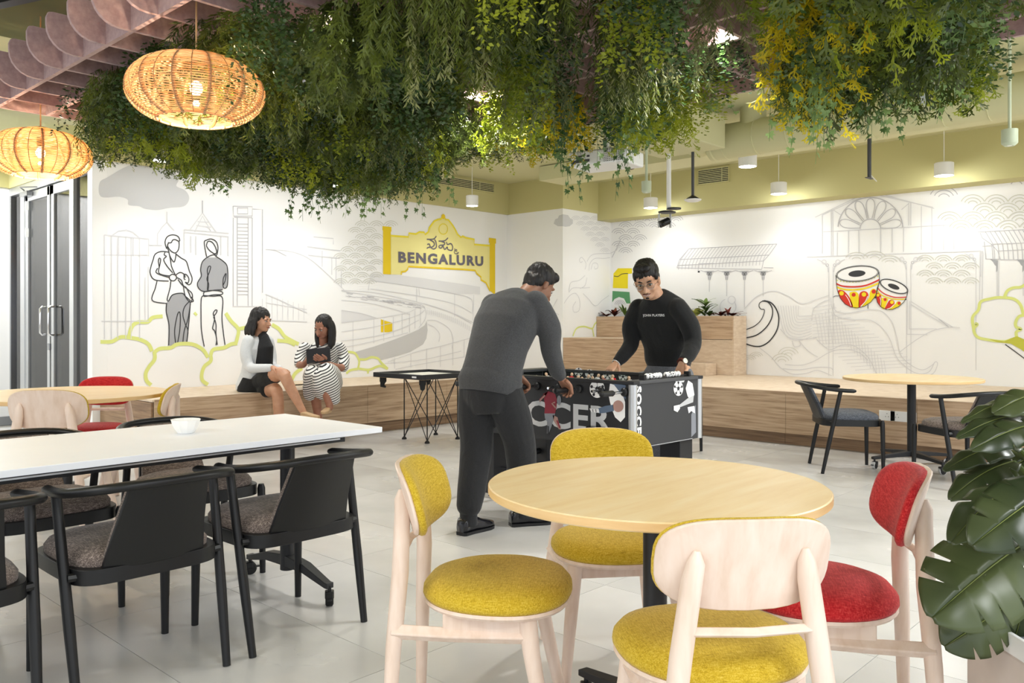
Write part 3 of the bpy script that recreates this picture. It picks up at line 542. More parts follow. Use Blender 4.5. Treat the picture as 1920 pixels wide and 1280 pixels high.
# the two drums
t14 = lambda pts: T(pts, 1550, 480, 10.665)
for body, bands, top_, hole, petals in (
    ([(185, 380), (192, 540), (215, 690), (270, 840), (370, 960), (480, 1020), (620, 1035), (760, 1000), (880, 920), (980, 790), (1030, 620), (1055, 480), (1045, 320)],
     ([(192, 550), (300, 595), (450, 612), (620, 610), (800, 580), (950, 520), (1052, 470)], [(205, 620), (350, 665), (560, 672), (760, 645), (920, 590), (1040, 540)]),
     ((615, 350), 40, 14.8, -5), ((605, 350), 16, 6.0, -5), None),
    ([(1065, 500), (1010, 640), (985, 790), (1010, 920), (1090, 1020), (1200, 1068), (1320, 1065), (1440, 1010), (1540, 920), (1600, 810), (1625, 690)],
     ([(1015, 630), (1090, 710), (1200, 775), (1350, 820), (1480, 825), (1600, 815)], [(1000, 680), (1100, 780), (1250, 840), (1400, 865), (1560, 860)]),
     ((1345, 605), 27.5, 11, 20), ((1340, 610), 11.3, 4.5, 20), None)):
    Rm.fill(t14(body), 'white_ink', .004); Rm.line(t14(body), 1.1, 'ink_dark', off=.0085)
    Rm.line(t14(bands[0]), 2.7 if body[0][0] < 500 else 1.8, 'drum_red', True, .007); Rm.line(t14(bands[1]), 3.0 if body[0][0] < 500 else 2, 'drum_yellow', True, .007)
    Rm.ellipse(t14([top_[0]])[0], top_[1], top_[2], 'white_ink', rot=top_[3], fill=True, off=.008); Rm.ellipse(t14([top_[0]])[0], top_[1], top_[2], 'ink_dark', 1.0, rot=top_[3], off=.009)
    Rm.ellipse(t14([top_[0]])[0], top_[1]*.95, top_[2]*.9, 'ink_dark', .8, rot=top_[3], off=.009); Rm.ellipse(t14([hole[0]])[0], hole[1], hole[2], 'fill_dark' if 'fill_dark' in M else 'ink_dark', rot=hole[3], fill=True, off=.0095)
for m, P in (('drum_yellow', [(455, 760), (500, 715), (570, 710), (625, 745), (640, 800), (640, 1020), (520, 1015)]), ('drum_yellow', [(860, 740), (900, 660), (960, 655), (995, 700), (990, 780), (880, 915), (700, 1010), (840, 840)]), ('drum_red', [(228, 690), (320, 685), (400, 750), (480, 870), (525, 1020), (440, 1000), (340, 935), (270, 840)]),
             ('drum_red', [(650, 780), (690, 715), (760, 700), (820, 735), (832, 800), (790, 890), (700, 985), (640, 1025)]), ('drum_yellow', [(1090, 860), (1130, 835), (1200, 840), (1225, 880), (1190, 960), (1150, 1060), (1090, 1020)]), ('drum_yellow', [(1370, 960), (1400, 915), (1450, 905), (1490, 935), (1450, 1000), (1340, 1060), (1230, 1068)]),
             ('drum_red', [(1000, 740), (1050, 740), (1085, 790), (1095, 880), (1085, 1015), (1020, 940), (985, 820)]), ('drum_red', [(1165, 1060), (1200, 970), (1250, 890), (1310, 875), (1352, 910), (1345, 970), (1280, 1030)])): Rm.fill(t14(P), m, .006, True)
for m, c, r in (('drum_yellow', (298, 742), 4.2), ('drum_red', (540, 772), 3.7), ('drum_yellow', (745, 765), 4.2), ('drum_red', (942, 708), 4), ('drum_yellow', (1025, 780), 2.8), ('drum_red', (1168, 868), 2.8), ('drum_yellow', (1305, 920), 3.4), ('drum_red', (1448, 940), 3)): Rm.ellipse(t14([c])[0], r, r, m, fill=True, off=.0075)
for P in ([(375, 770), (440, 870), (490, 1000)], [(820, 800), (770, 910), (680, 1005)], [(1068, 820), (1082, 900), (1072, 1000)], [(1345, 970), (1280, 1030), (1200, 1062)]): Rm.line(t14(P), 1.2, 'white_ink', True, .008)
for P in ([(130, 820), (165, 798), (250, 795)], [(825, 965), (825, 1050)]): Rm.line(t14(P), 1.1, 'ink_dark')
for c in ((970, 828), (1585, 862)): Rm.ellipse(t14([c])[0], 1.6, 1.6, 'ink_dark', fill=True)
for k in range(14):
    x = 215+62*k; y = 480+75*sin(pi*(k+.5)/14)-(k*6.5); Rm.ellipse(t14([(x, y)])[0], 1.3, 1.3, 'lime', fill=True, off=.0075)
Rm.done()
# ================================================================ felt baffle ceiling
bc = thing('felt_baffle_grid', 'mauve felt baffle grid hung under the ceiling over the tables', 'ceiling grid', (0, 0, 2.6))
X0, Y1, Y0 = 1.70, 6.20, -1.6
gx = [X0+.3*k for k in range(11)]; gy = [Y1-.3*k for k in range(27)]
lb = MB().box((0, (Y0+Y1)/2, .10), (.024, Y1-Y0+.0, .20)).mesh('baffle', 'felt', smooth=False)
for x in gx:
    o = bpy.data.objects.new('baffle', lb); C.objects.link(o); o.parent = bc; o.location = (x, 0, 0)
prof = []
for k in range(7): a = pi+(pi/2)*k/6; prof.append((X0-.19+.13+.13*cos(a), .13+.13*sin(a)))
prof = [(X0-.19, .17)]+prof+[(X0+3.03, 0), (X0+3.03, .20), (X0-.16, .20), (X0-.18, .195)]
cb = MB(); cb.prism(prof, -.011, .011, Matrix(((1, 0, 0, 0), (0, 0, 1, 0), (0, 1, 0, .0005), (0, 0, 0, 1)))); cbm = cb.mesh('baffle', 'felt', smooth=False)
for y in gy:
    o = bpy.data.objects.new('baffle', cbm); C.objects.link(o); o.parent = bc; o.location = (0, y, 0)
for x, y in ((2.15, 5.0), (4.25, 5.0), (2.15, 2.2), (4.25, 2.2), (2.15, -.5), (4.25, -.5)): MB().tube([(x, y, .2), (x, y, .6)], .003, 5).obj('suspension_wire', 'steel', bc)
# ================================================================ beige side chairs
def beech_chair(fab, label, loc, rz, group, sc=1):
    t = thing('side_chair', label, 'chair', loc, rz, group, sc)
    def outl(sx, sy, n=40):
        o = []
        for k in range(n):
            a = 2*pi*k/n; c, s_ = cos(a), sin(a)
            x = .225*math.copysign(abs(c)**.86, c)*(1+.06*s_); y = .215*math.copysign(abs(s_)**.9, s_)
            o.append(Vector((x*sx, y*sy+.01, 0)))
        return o
    sh = MB(); sh.loft([[p+Vector((0, 0, z+.02*(p.x/.225)**2*0)) for p in outl(a, a)] for a, z in ((.80, .392), (.97, .397), (1.0, .405), (.985, .413))]); sh.obj('seat_shell', 'beech', t)
    cu = MB(); cu.loft([[p+Vector((0, 0, z)) for p in outl(a, a)] for a, z in ((.975, .412), (1.01, .424), (1.0, .440), (.93, .458), (.78, .470), (.5, .477), (.2, .479))])
    cu.obj('seat', fab, t, ang=80)
    def bend(x, y, z): return Vector((x, y-.075+.075*(1-min(1, abs(x)/.21)**2)*-1+.075 + .10*(abs(x)/.21)**2*.55, z))
    def plate(sx, off, n=40):
        o = []
        for k in range(n):
            a = 2*pi*k/n; c, s_ = cos(a), sin(a)
            x = .194*math.copysign(abs(c)**.62, c)*sx; zz = .103*math.copysign(abs(s_)**.66, s_)*sx
            y = -.262+.055*(x/.194)**2+off-.28*zz
            o.append(Vector((x, y, .692+zz)))
        return o
    bp = MB(); bp.loft([plate(.03, 0), plate(.35, 0), plate(.7, 0), plate(.97, 0), plate(1.0, .004), plate(1.0, .010), plate(.98, .014), plate(.7, .014), plate(.35, .014), plate(.03, .014)]); bp.obj('back_plate', 'beech', t)
    bk = MB(); bk.loft([plate(.975, .013), plate(1.01, .022), plate(.99, .032), plate(.9, .042), plate(.7, .049), plate(.45, .0515), plate(.2, .053), plate(.03, .0535)]); bk.obj('backrest', fab, t, ang=80)
    for s_ in (-1, 1):
        MB().tube([(s_*.205, -.270, 0), (s_*.178, -.258, .30), (s_*.150, -.246, .50), (s_*.126, -.246, .66), (s_*.119, -.252, .70), (s_*.117, -.252, .725)], [.016, .0225, .0245, .023, .019, .007], 12).obj('leg', 'beech', t)
        MB().tube([(s_*.215, .185, 0), (s_*.175, .125, .30), (s_*.165, .112, .395)], [.016, .0235, .027], 12).obj('leg', 'beech', t)
        r = MB(); r.tube([(s_*.178, -.262, .345), (s_*.176, -.10, .342), (s_*.168, .115, .345)], [.023, .022, .024], 4, flat=1.0, up=(0, 0, 1)); r.box((s_*.17, .0, .375), (.022, .24, .05)); r.obj('side_rail', 'beech', t, bevel=.004)
    MB().tube([(-.14, -.246, .555), (0, -.262, .555), (.14, -.246, .555)], .019, 4, flat=.6, up=(0, 0, 1)).obj('back_rail', 'beech', t, bevel=.003)
    MB().box((0, .09, .36), (.32, .022, .045)).obj('cross_rail', 'beech', t, bevel=.003)
    MB().box((-.14, .203, .414), (.022, .003, .008), -.0).obj('fabric_tag', mat('tag_maroon', '5A1A1E', .7) if 'tag_maroon' not in M else 'tag_maroon', t)
    return t
def rzc(fx, fd):      # heading given as a direction in the lens frame (right, away) -> rotation of a model that faces +y
    w = W(fx, fd, 0); return atan2(w.y, w.x)-pi/2
def XY(X, D): w = W(X, D, 0); return (w.x, w.y, 0)
ycb = beech_chair('fabric_yellow', 'mustard-yellow padded beech chair left of the near round table, seen from its side', XY(-.05, 2.46), rzc(.985, -.12), 'beech chairs with padded oval backs')
dup(ycb, XY(.36, 2.93), rzc(.13, -.99), 'mustard-yellow padded beech chair on the far side of the near round table', 'beech chairs with padded oval backs')
dup(ycb, XY(.475, 2.0), rzc(-.10, 1), 'mustard-yellow padded beech chair nearest the camera, its pale wooden back plate towards us', 'beech chairs with padded oval backs', 1.0)
rcb = beech_chair('fabric_red', 'red padded beech chair right of the near round table, beside the monstera', XY(.885, 2.41), rzc(-.97, .22), 'beech chairs with padded oval backs')
dup(rcb, XY(-2.96, 5.95), rzc(.1, -1), 'red padded beech chair behind the far round table, in front of the glass doors', 'beech chairs with padded oval backs')
dup(ycb, XY(-2.55, 4.77), rzc(-.12, 1), 'mustard-yellow padded beech chair at the far round table, pale back plate towards us', 'beech chairs with padded oval backs', 1.05)
dup(ycb, XY(-2.45, 5.42), rzc(-.95, -.27), 'mustard-yellow padded beech chair at the right side of the far round table, seen edge-on', 'beech chairs with padded oval backs')
# ================================================================ black armchairs
def arm_chair(fab, label, loc, rz, group):
    t = thing('armchair', label, 'chair', loc, rz, group)
    fr = MB(); o = superell(.245, .235, 5, 40); i = superell(.215, .205, 5, 40)
    n = 40; vs = [Vector((p[0], p[1], z)) for z in (.375, .425) for q in (o, i) for p in q]
    fs = []
    for k in range(n):
        k2 = (k+1) % n; fs += [(k, k2, 2*n+k2, 2*n+k), (n+k2, n+k, 3*n+k, 3*n+k2), (2*n+k, 2*n+k2, 3*n+k2, 3*n+k), (k2, k, n+k, n+k2)]
    fr.add(vs, fs); fr.obj('seat_frame', 'black_wood', t, bevel=.002)
    def so(a, z): return [Vector((p[0]*a, p[1]*a+.004, z)) for p in superell(.238, .228, 3.6, 40)]
    MB().loft([so(.9, .395), so(.98, .425), so(.985, .445), so(.93, .464), so(.78, .478), so(.5, .485), so(.2, .487)]).obj('seat', fab, t, ang=80)
    rail = cr([(.252, .015, .655), (.264, -.08, .66), (.262, -.20, .672), (.205, -.315, .690), (.09, -.365, .700), (-.09, -.365, .700), (-.205, -.315, .690), (-.262, -.20, .672), (-.264, -.08, .66), (-.252, .015, .655)], 4)
    m = len(rail); rs = [.019]*m; rs[0] = rs[-1] = .012
    MB().tube(rail, rs, 12, flat=.82, up=(0, 0, 1)).obj('arm_rail', 'black_wood', t, ang=60)
    def ring(w, y, z, off): return [Vector((x*w, y+off+.020*(x)**2, z)) for x in (-1, -.5, 0, .5, 1)]
    def panel(off, th, shrink=0):
        R = []
        for w, y, z in ((.168, -.218, .415), (.150, -.262, .53), (.128, -.335, .688)):
            a = ring(w-shrink, y, z, off+th); b = ring(w-shrink, y, z, off); R.append(a+b[::-1])
        return MB().loft(R)
    panel(-.020, .016).obj('back_panel', 'black_wood', t, bevel=.002)
    panel(-.004, .026, .004).obj('back_cushion', fab, t, bevel=.006)
    for s_ in (-1, 1):
        MB().tube([(s_*.245, -.235, 0), (s_*.252, -.185, .25), (s_*.262, -.10, .66)], [.0135, .0175, .016], 12).obj('leg', 'black_wood', t)
        MB().tube([(s_*.235, .225, 0), (s_*.232, .222, .30), (s_*.230, .220, .405), (s_*.230, .220, .425)], [.0135, .018, .0185, .012], 12).obj('leg', 'black_wood', t)
        MB().tube([(s_*.225, -.17, .40), (s_*.25, -.165, .40)], .014, 8).obj('bracket', 'black_wood', t)
    return t
twd = arm_chair('fabric_tweed', 'black armchair cut by the left edge of the photo, near side of the white table', (.61, 2.96, 0), 0, 'black armchairs with curved arm rails')
G_ = 'black armchairs with curved arm rails'
dup(twd, (1.21, 2.96, 0), 0, 'middle black armchair with brown tweed seat, near side of the white table', G_)
dup(twd, (1.80, 2.96, 0), 0, 'black tweed-seated armchair at the near side and right end of the white table', G_)
dup(twd, (1.22, 3.84, 0), pi, 'black armchair behind the white table, before the pale-backed beech chair', G_)
dup(twd, (1.88, 3.84, 0), pi, 'black armchair behind the white table, its rail behind the white bowl', G_)
slt = arm_chair('fabric_slate', 'black armchair with slate seat left of the right-hand round table, seen from the side', XY(2.72, 6.83), rzc(.985, -.14), G_)
dup(twd, XY(3.33, 6.20), rzc(-.20, .98), 'black armchair in front of the right-hand round table, half hidden by the monstera', G_)
dup(slt, XY(1.50, 7.98), rzc(.1, -1), 'black armchair behind the football table and the man in the black sweatshirt', G_)
# ================================================================ tables
def caster(parent, x, y, a=0, pale=False, r=.026):
    c = thing('caster', None, None, (x, y, 0), a); c.parent = parent
    MB().lathe([(.004, -.017), (r*.8, -.017), (r, -.012), (r, .012), (r*.8, .017), (.004, .017)], 18, (0, 0, r), Matrix.Rotation(pi/2, 3, 'Y')).obj('wheel', 'rubber', c)
    if pale: MB().lathe([(r*1.02, -.014), (r*1.18, -.013), (r*1.18, .013), (r*1.02, .014)], 18, (0, 0, r*1.2), Matrix.Rotation(pi/2, 3, 'Y')).obj('wheel_rim', 'light_grey', c)
    MB().loft([[Vector((s1*.019, s2*.02+.006, z)) for s1, s2 in ((-1, -1), (1, -1), (1, 1), (-1, 1))] for z in (.03, .062)]).obj('hood', 'black', c, bevel=.005)
    MB().tube([(0, 0, .05), (0, 0, .085)], .008, 8).obj('stem', 'black', c)
    MB().box((.0, -.035, .035), (.02, .022, .007)).obj('brake_tab', 'black', c, bevel=.002)
    return c
def round_table(name, label, loc, r, thick, ang0, mats=('maple', 'maple_edge'), pole_r=.034):
    t = thing(name, label, 'table', loc, 0)
    MB().lathe([(.001, .74-thick), (r-.004, .74-thick), (r, .74-thick+.004), (r, .737), (r-.003, .74), (.001, .74)], 96).obj('tabletop', mats[0], t, ang=30)
    MB().lathe([(r-.0005, .74-thick+.004), (r+.0012, .74-thick+.004), (r+.0012, .737), (r-.0005, .737)], 96).obj('edge_band', mats[1], t)
    MB().box((0, 0, .74-thick-.012), (.34, .12, .02), ang0).box((0, 0, .74-thick-.010), (.12, .50, .014), ang0).obj('mounting_plate', 'black', t, bevel=.003)
    MB().tube([(0, 0, .10), (0, 0, .74-thick-.02)], pole_r, 20).obj('column', 'black_satin', t)
    MB().tube([(.05, .02, .70), (.085, .03, .695), (.09, .03, .63)], .007, 8).obj('tilt_lever', 'black', t)
    for k in range(4):
        a = ang0+pi/4+k*pi/2; d = Vector((cos(a), sin(a), 0)); l = r*.66
        MB().loft([[d*q+Vector((-d.y, d.x, 0))*w*sx+Vector((0, 0, z+h*sz)) for sx, sz in ((-1, -1), (1, -1), (1, 1), (-1, 1))] for q, w, z, h in ((.0, .028, .115, .022), (l*.5, .023, .105, .016), (l, .018, .09, .011), (l+.02, .018, .088, .010))]).obj('foot', 'black_satin', t, bevel=.003)
        c = caster(t, d.x*l, d.y*l, a+1.0+k, pale=(name != 'round_table' or True))
    return t
round_table('round_table', 'round maple-topped table in the foreground on a black column', XY(.408, 2.39), .475, .026, .55)
round_table('round_table', 'round maple-topped table at the left, in front of the glass doors', XY(-2.88, 5.42), .61, .026, .3)
p = XY(3.30, 6.92); round_table('round_table', 'round pale-topped table on casters at the right, by the drum mural', p, .53, .024, .2)
wt = thing('meeting_table', 'long white rectangular table at the left with a black folding frame', 'table', (1.24, 3.31, 0))
MB().box((0, 0, .728), (2.10, .78, .024)).obj('tabletop', 'laminate', wt, bevel=.002)
for s_ in (-1, 1): MB().box((0, s_*.31, .700), (1.80, .03, .030)).obj('side_rail', 'black', wt, bevel=.002)
for x in (-.85, -.45, 0, .45, .85): MB().box((x, 0, .703), (.03, .60, .02)).obj('cross_bar', 'black', wt)
MB().box((0, -.355, .705), (1.7, .008, .006)).obj('edge_channel', 'alu', wt)
for x in (-.82, .82):
    MB().tube([(x, 0, .09), (x, 0, .70)], .032, 18).obj('column', 'black_satin', wt)
    MB().box((x, 0, .685), (.16, .30, .02)).obj('mounting_plate', 'black', wt, bevel=.003)
    MB().tube([(x+.02, -.06, .66), (x+.07, -.10, .66)], .010, 8).obj('tilt_lever', 'black', wt)
    for s_ in (-1, 1):
        MB().loft([[Vector((x+.024*sx*w, y, z+h*sz)) for sx, sz in ((-1, -1), (1, -1), (1, 1), (-1, 1))] for w, y, z, h in ((1.1, 0, .135, .025), (1, s_*.15, .125, .019), (.75, s_*.31, .085, .012), (.75, s_*.33, .085, .012))]).obj('foot', 'black_satin', wt, bevel=.003)
        caster(wt, x, s_*.325, 1.2 if s_ > 0 else -.6, r=.030)
bw = thing('bowl', 'small white bowl with a faceted rim standing on the white table', 'bowl', (*onz(348, 812, .74)[:2], .74))
prof = [(.001, 0), (.028, 0), (.034, .004), (.045, .02), (.054, .04), (.0585, .056), (.060, .058), (.0565, .058), (.05, .038), (.04, .018), (.02, .008), (.001, .007)]
MB().lathe(prof, 10).obj('bowl_body', 'white_gloss', bw, ang=15)
# ================================================================ carrom board on its folding stand
cbx = thing('carrom_table', 'black-framed carrom board on a folding stand of thin crossed rods, before the bench', 'game table', (0, 0, 0))
F0 = W(-.845, 7.85, 0); cx_, cy_ = F0.x+.37, F0.y+.37; cbx.location = (cx_, cy_, 0)
MB().box((0, 0, .668), (.68, .68, .01)).obj('playing_board', 'cream', cbx)
for s_ in (-1, 1):
    MB().box((s_*.35, 0, .675), (.04, .74, .046)).obj('frame_rail', 'black_satin', cbx, bevel=.004); MB().box((0, s_*.35, .675), (.66, .04, .046)).obj('frame_rail', 'black_satin', cbx, bevel=.004)
    for q in (-1, 1): MB().lathe([(.001, 0), (.03, 0), (.032, .05), (.034, .052), (.034, .002)], 12, (s_*.30, q*.30, .60)).tube([(s_*.30, q*.30, .61), (s_*.305, q*.305, .56), (s_*.28, q*.28, .55)], [.03, .022, .01], 8).obj('pocket_net', 'rubber', cbx)
MB().box((0, 0, .655), (.70, .70, .012)).obj('underside', 'maple_edge', cbx)
MB().box((-.3708, -.26, .675), (.001, .065, .016)).obj('board_label', 'white_print', cbx)
ft = [onz(758, 823, 0), onz(801, 831, 0), onz(858, 823, 0), onz(817, 815, 0)]; ft = [Vector((p.x-cx_, p.y-cy_, 0)) for p in ft]
tp = [Vector((p.x, p.y, .64)) for p in ft]
for k in range(4):
    MB().lathe([(.001, 0), (.026, 0), (.024, .014), (.008, .03), (.001, .03)], 12, ft[k]).obj('foot', 'rubber', cbx)
    MB().tube([ft[k]+Vector((0, 0, .02)), tp[k]], .006, 6).obj('rod', 'black', cbx)
    for j in ((k+1) % 4, (k-1) % 4): MB().tube([ft[k]+Vector((0, 0, .02)), tp[j]], .0045, 6).obj('rod', 'black', cbx)
    MB().box(tp[k]+Vector((0, 0, .003)), (.06, .03, .012)).obj('bracket', 'black', cbx)
# ================================================================ ceiling services
dc = thing('spiral_duct', 'thick round cream-green ventilation duct running above the right wall', 'duct', (7.25, 0, 2.92))
ring_y = [-1.8+.32*k for k in range(19)]
MB().tube([(0, -2.2, 0), (0, 4.12, 0)], .165, 40, cap=False).obj('duct_body', 'green_ceiling', dc)
seam = MB().lathe([(.164, -.004), (.170, 0), (.164, .004)], 40, (0, 0, 0), Matrix.Rotation(pi/2, 3, 'X')).mesh('seam', 'green_ceiling')
for y in ring_y:
    o = bpy.data.objects.new('seam', seam); C.objects.link(o); o.parent = dc; o.location = (0, y, 0)
MB().lathe([(.001, 0), (.13, .0), (.172, -.02), (.175, -.06), (.165, -.07)], 40, (0, 4.14, 0), Matrix.Rotation(-pi/2, 3, 'X')).obj('end_cap', 'green_ceiling', dc)
MB().tube([(0, 3.7, .10), (0, 3.7, .28)], .12, 28).obj('branch', 'green_ceiling', dc)
for y in (2.6, .4, -1.2):
    MB().tube([(.17, y, .0), (.17, y, .28)], .004, 5).obj('hanger', 'steel', dc); MB().lathe([(.166, -.012), (.174, -.012), (.174, .012), (.166, .012)], 40, (0, y, 0), Matrix.Rotation(pi/2, 3, 'X')).obj('strap', 'green_ceiling', dc)
cu = thing('branch_duct', 'short cream-green rectangular duct box beside the projector, under the ceiling', 'duct', (6.35, 4.2, 2.95))
MB().box((0, 0, 0), (1.3, .7, .30)).obj('duct_body', 'green_ceiling', cu, bevel=.01)
MB().tube([(.50, 0, 0), (.86, .02, 0)], .15, 32).obj('spigot', 'green_ceiling', cu)
def drop_pipe(name, px, ytop, ybot, D, m, rr, label, end=None):
    p = ondep(px, ybot, D); t = thing(name, label, 'ceiling fitting', (p.x, p.y, 0))
    MB().tube([(0, 0, p.z), (0, 0, ZC-.01)], rr, 12).obj('drop_rod', m, t)
    return t, p
t, p = drop_pipe('sensor_pendant', 1893, 80, 243, 5.6, 'sage', .011, 'sage-painted cylinder fitting on a rod at the top right of the photo')
MB().lathe([(.001, -.105), (.03, -.11), (.047, -.095), (.05, -.09), (.05, 0), (.001, 0)], 24, (0, 0, p.z)).obj('housing', 'sage', t); MB().ell((0, 0, p.z-.098), (.026, .026, .012)).obj('lens', 'white_gloss', t)
t, p = drop_pipe('sensor_pendant', 1212, 280, 340, 7.6, 'sage', .012, 'small sage-painted cylinder fitting on a rod left of the camera pole')
MB().lathe([(.001, -.10), (.03, -.105), (.044, -.09), (.045, 0), (.001, 0)], 24, (0, 0, p.z)).obj('housing', 'sage', t); MB().ell((0, 0, p.z-.094), (.024, .024, .01)).obj('lens', 'white_gloss', t)
t, p = drop_pipe('access_point', 1299, 300, 366, 7.9, 'dark_grey', .014, 'flat white disc fitting on a dark rod, above the right end of the market drawing')
MB().lathe([(.001, -.02), (.055, -.02), (.078, -.008), (.08, 0), (.04, .008), (.001, .01)], 32, (0, 0, p.z-.04)).obj('disc', 'white_plastic', t); MB().lathe([(.02, -.045), (.05, -.03), (.06, -.03), (.012, .0)], 16, (0, 0, p.z+.0)).obj('mount', 'black', t)
t, p = drop_pipe('sprinkler_drop', 1630, 262, 334, 7.4, 'dark_grey', .017, 'dark rod with a crossbar and pale wand hanging above the window drawing')
MB().box((0, 0, p.z), (.13, .03, .006)).obj('crossbar', 'dark_grey', t); MB().tube([(0, 0, p.z+.04), (.04, -.05, p.z-.03)], .005, 6).obj('wand', 'cream', t)
t, p = drop_pipe('security_camera', 1254, 320, 392, 8.0, 'white_gloss', .022, 'small black and silver camera on a white pole before the right wall')
u = Vector((CS, -SN, 0))
def uz(rz=0): return Matrix.Rotation(-radians(46.9)+rz, 3, 'Z')
MB().lathe([(.001, 0), (.075, 0), (.08, .012), (.05, .02), (.001, .02)], 24, (-.03, 0, p.z-.04), sx=1.2).obj('mount', 'black', t); MB().lathe([(.001, 0), (.07, 0), (.07, .012), (.001, .014)], 24, (.04, -.03, p.z)).obj('cap', 'black', t)
for s_ in (-1, 1): MB().box(tuple(u*(.055*s_-.04)+Vector((0, 0, p.z-.11))), (.014, .05, .13), Mx=uz()).obj('yoke', 'alu', t, bevel=.003)
MB().tube([tuple(u*-.09+Vector((-.02, -.02, p.z-.15))), tuple(u*-.0+Vector((0, 0, p.z-.11)))], .034, 20).obj('camera_body', 'black', t); MB().ell(tuple(u*-.07+Vector((-.06, -.055, p.z-.15))), (.024, .024, .024)).obj('lens', 'black_gloss', t)
# projector
pp = ondep(1137, 300, 5.7); pj = thing('projector', 'white projector with a perforated end hanging under the ceiling among the ivy', 'projector', tuple(pp), rzc(-.55, -.84)+pi)
MB().box((0, 0, 0), (.42, .30, .10)).obj('case', 'white_gloss', pj, bevel=.012)
for k, (x, z, w_, h_) in enumerate(((-.13, -.02, .05, .02), (-.07, -.02, .04, .018), (-.12, .012, .03, .01), (-.06, .01, .02, .012), (-.17, -.025, .03, .025))): MB().box((x, -.151, z), (w_, .004, h_)).obj('port', 'dark_grey', pj)
for k in range(10):
    for j in range(7): MB().box((.06+.013*k, -.151, -.036+.012*j), (.006, .003, .005)).obj('vent_hole', 'dark_grey', pj)
MB().tube([(0, 0, .05), (0, 0, ZC-pp.z-.01)], .02, 12).obj('ceiling_pole', 'white_gloss', pj); MB().tube([(-.14, .0, .05), (-.20, .05, .16), (-.5, .1, .28)], .012, 6).obj('cable', 'black', pj)
MB().lathe([(.001, 0), (.05, 0), (.05, .03), (.001, .03)], 20, (.10, .15, 0), Matrix.Rotation(-pi/2, 3, 'X')).obj('lens', 'black_gloss', pj)
# thin conduits below the ceiling
cd = thing('conduit', 'thin cream conduit pipe clipped under the ceiling near the far corner', 'pipe')
a_, b_ = ony(1045, 362, 7.0), ondep(1210, 358, 9.2)
MB().tube([(8.6, 7.0, 3.05), (7.5, 5.2, 3.03), (7.6, 3.2, 3.03)], .014, 10).obj('pipe', 'green_ceiling', cd)
for q in (.25, .6, .85): MB().tube([(8.6-1.1*q, 7.0-1.8*q, 3.05), (8.6-1.1*q, 7.0-1.8*q, ZC)], .005, 6).obj('clip', 'green_ceiling', cd)
cd = thing('conduit', 'pale pipe run under the ceiling at the left, above the far pendant lamp', 'pipe')
MB().tube([(1.0, 8.6, 2.95), (3.0, 7.2, 2.95), (3.05, 7.1, 2.85)], .016, 10).tube([(.6, 8.0, 3.0), (2.9, 7.0, 3.0)], .012, 8).obj('pipe', 'green_ceiling', cd)
# wall grilles
def grille(axis, px0, px1, y0, y1, label):
    if axis == 'x': a, b = onx(px0, y0, 9.645), onx(px1, y1, 9.645)
    else: a, b = ony(px0, y0, YL-.055), ony(px1, y1, YL-.055)
    z1 = max(a.z, b.z); z0 = min(a.z, b.z); z1 = min(z1, ZC-.02)
    c = (a+b)/2; w_ = abs(b.y-a.y) if axis == 'x' else abs(b.x-a.x); zc = (z0+z1)/2; h_ = z1-z0
    t = thing('vent_grille', label, 'vent', (c.x, c.y, zc), -pi/2 if axis == 'x' else 0)
    MB().box((0, .002, 0), (w_, .008, h_)).obj('backing', 'black', t)
    for s_ in (-1, 1): MB().box((0, -.004, s_*h_/2), (w_+.02, .014, .012)).obj('frame_bar', 'green_paint', t); MB().box((s_*w_/2, -.004, 0), (.012, .014, h_)).obj('frame_bar', 'green_paint', t)
    n = int(h_/.022); sl = MB().box((0, 0, 0), (w_, .012, .009), Mx=Matrix.Rotation(.5, 3, 'X')).mesh('slat', 'green_ceiling', smooth=False)
    for k in range(n):
        o = bpy.data.objects.new('slat', sl); C.objects.link(o); o.parent = t; o.location = (0, -.004, -h_/2+(k+.5)*h_/n)
    MB().box((w_*.28, -.006, 0), (.006, .014, h_)).obj('divider', 'green_ceiling', t)
grille('x', 1309, 1367, 300, 340, 'dark slatted air grille in the green band above the right wall')
grille('y', 795, 926, 322, 362, 'long slatted air grille in the green band above the station name board')
grille('y', 268, 345, 250, 276, 'slatted air grille in the green band above the cloud drawing')
# small cylinder downlights
def downlight(p, zb, r, label, h=.13, cable=True):
    t = thing('downlight', label, 'lamp', (p[0], p[1], 0))
    MB().lathe([(r*.86, zb+.012), (r*.9, zb), (r, zb), (r, zb+h), (r*.9, zb+h+.006), (.001, zb+h+.006)], 32).obj('housing', 'white_gloss', t)
    MB().lathe([(.001, zb-.002), (r*.86, zb-.001), (r*.86, zb+.010), (.001, zb+.011)], 24).obj('diffuser', 'lens_glow', t)
    MB().tube([(0, 0, zb+h), (0, 0, ZC-.01)], .004, 6).obj('cable', 'white_gloss', t)
for p, l in zip(RIGHT_WASH, ('small white cylinder downlight beside the camera pole, washing the right wall', 'small white cylinder downlight above the market roof drawing', 'small white cylinder downlight at the far right, above the arched window drawing')): downlight(p, 2.70, .093, l)
for p, l in zip(LEFT_WASH, ('white cylinder downlight above the cloud drawing at the left', 'white cylinder downlight half hidden by hanging foliage above the roof drawing', 'white cylinder downlight above the right end of the station name board')): downlight(p, 2.69, .08, l)
downlight((7.68, 3.98), 2.74, .09, 'bright white cylinder downlight in front of the dark air grille')
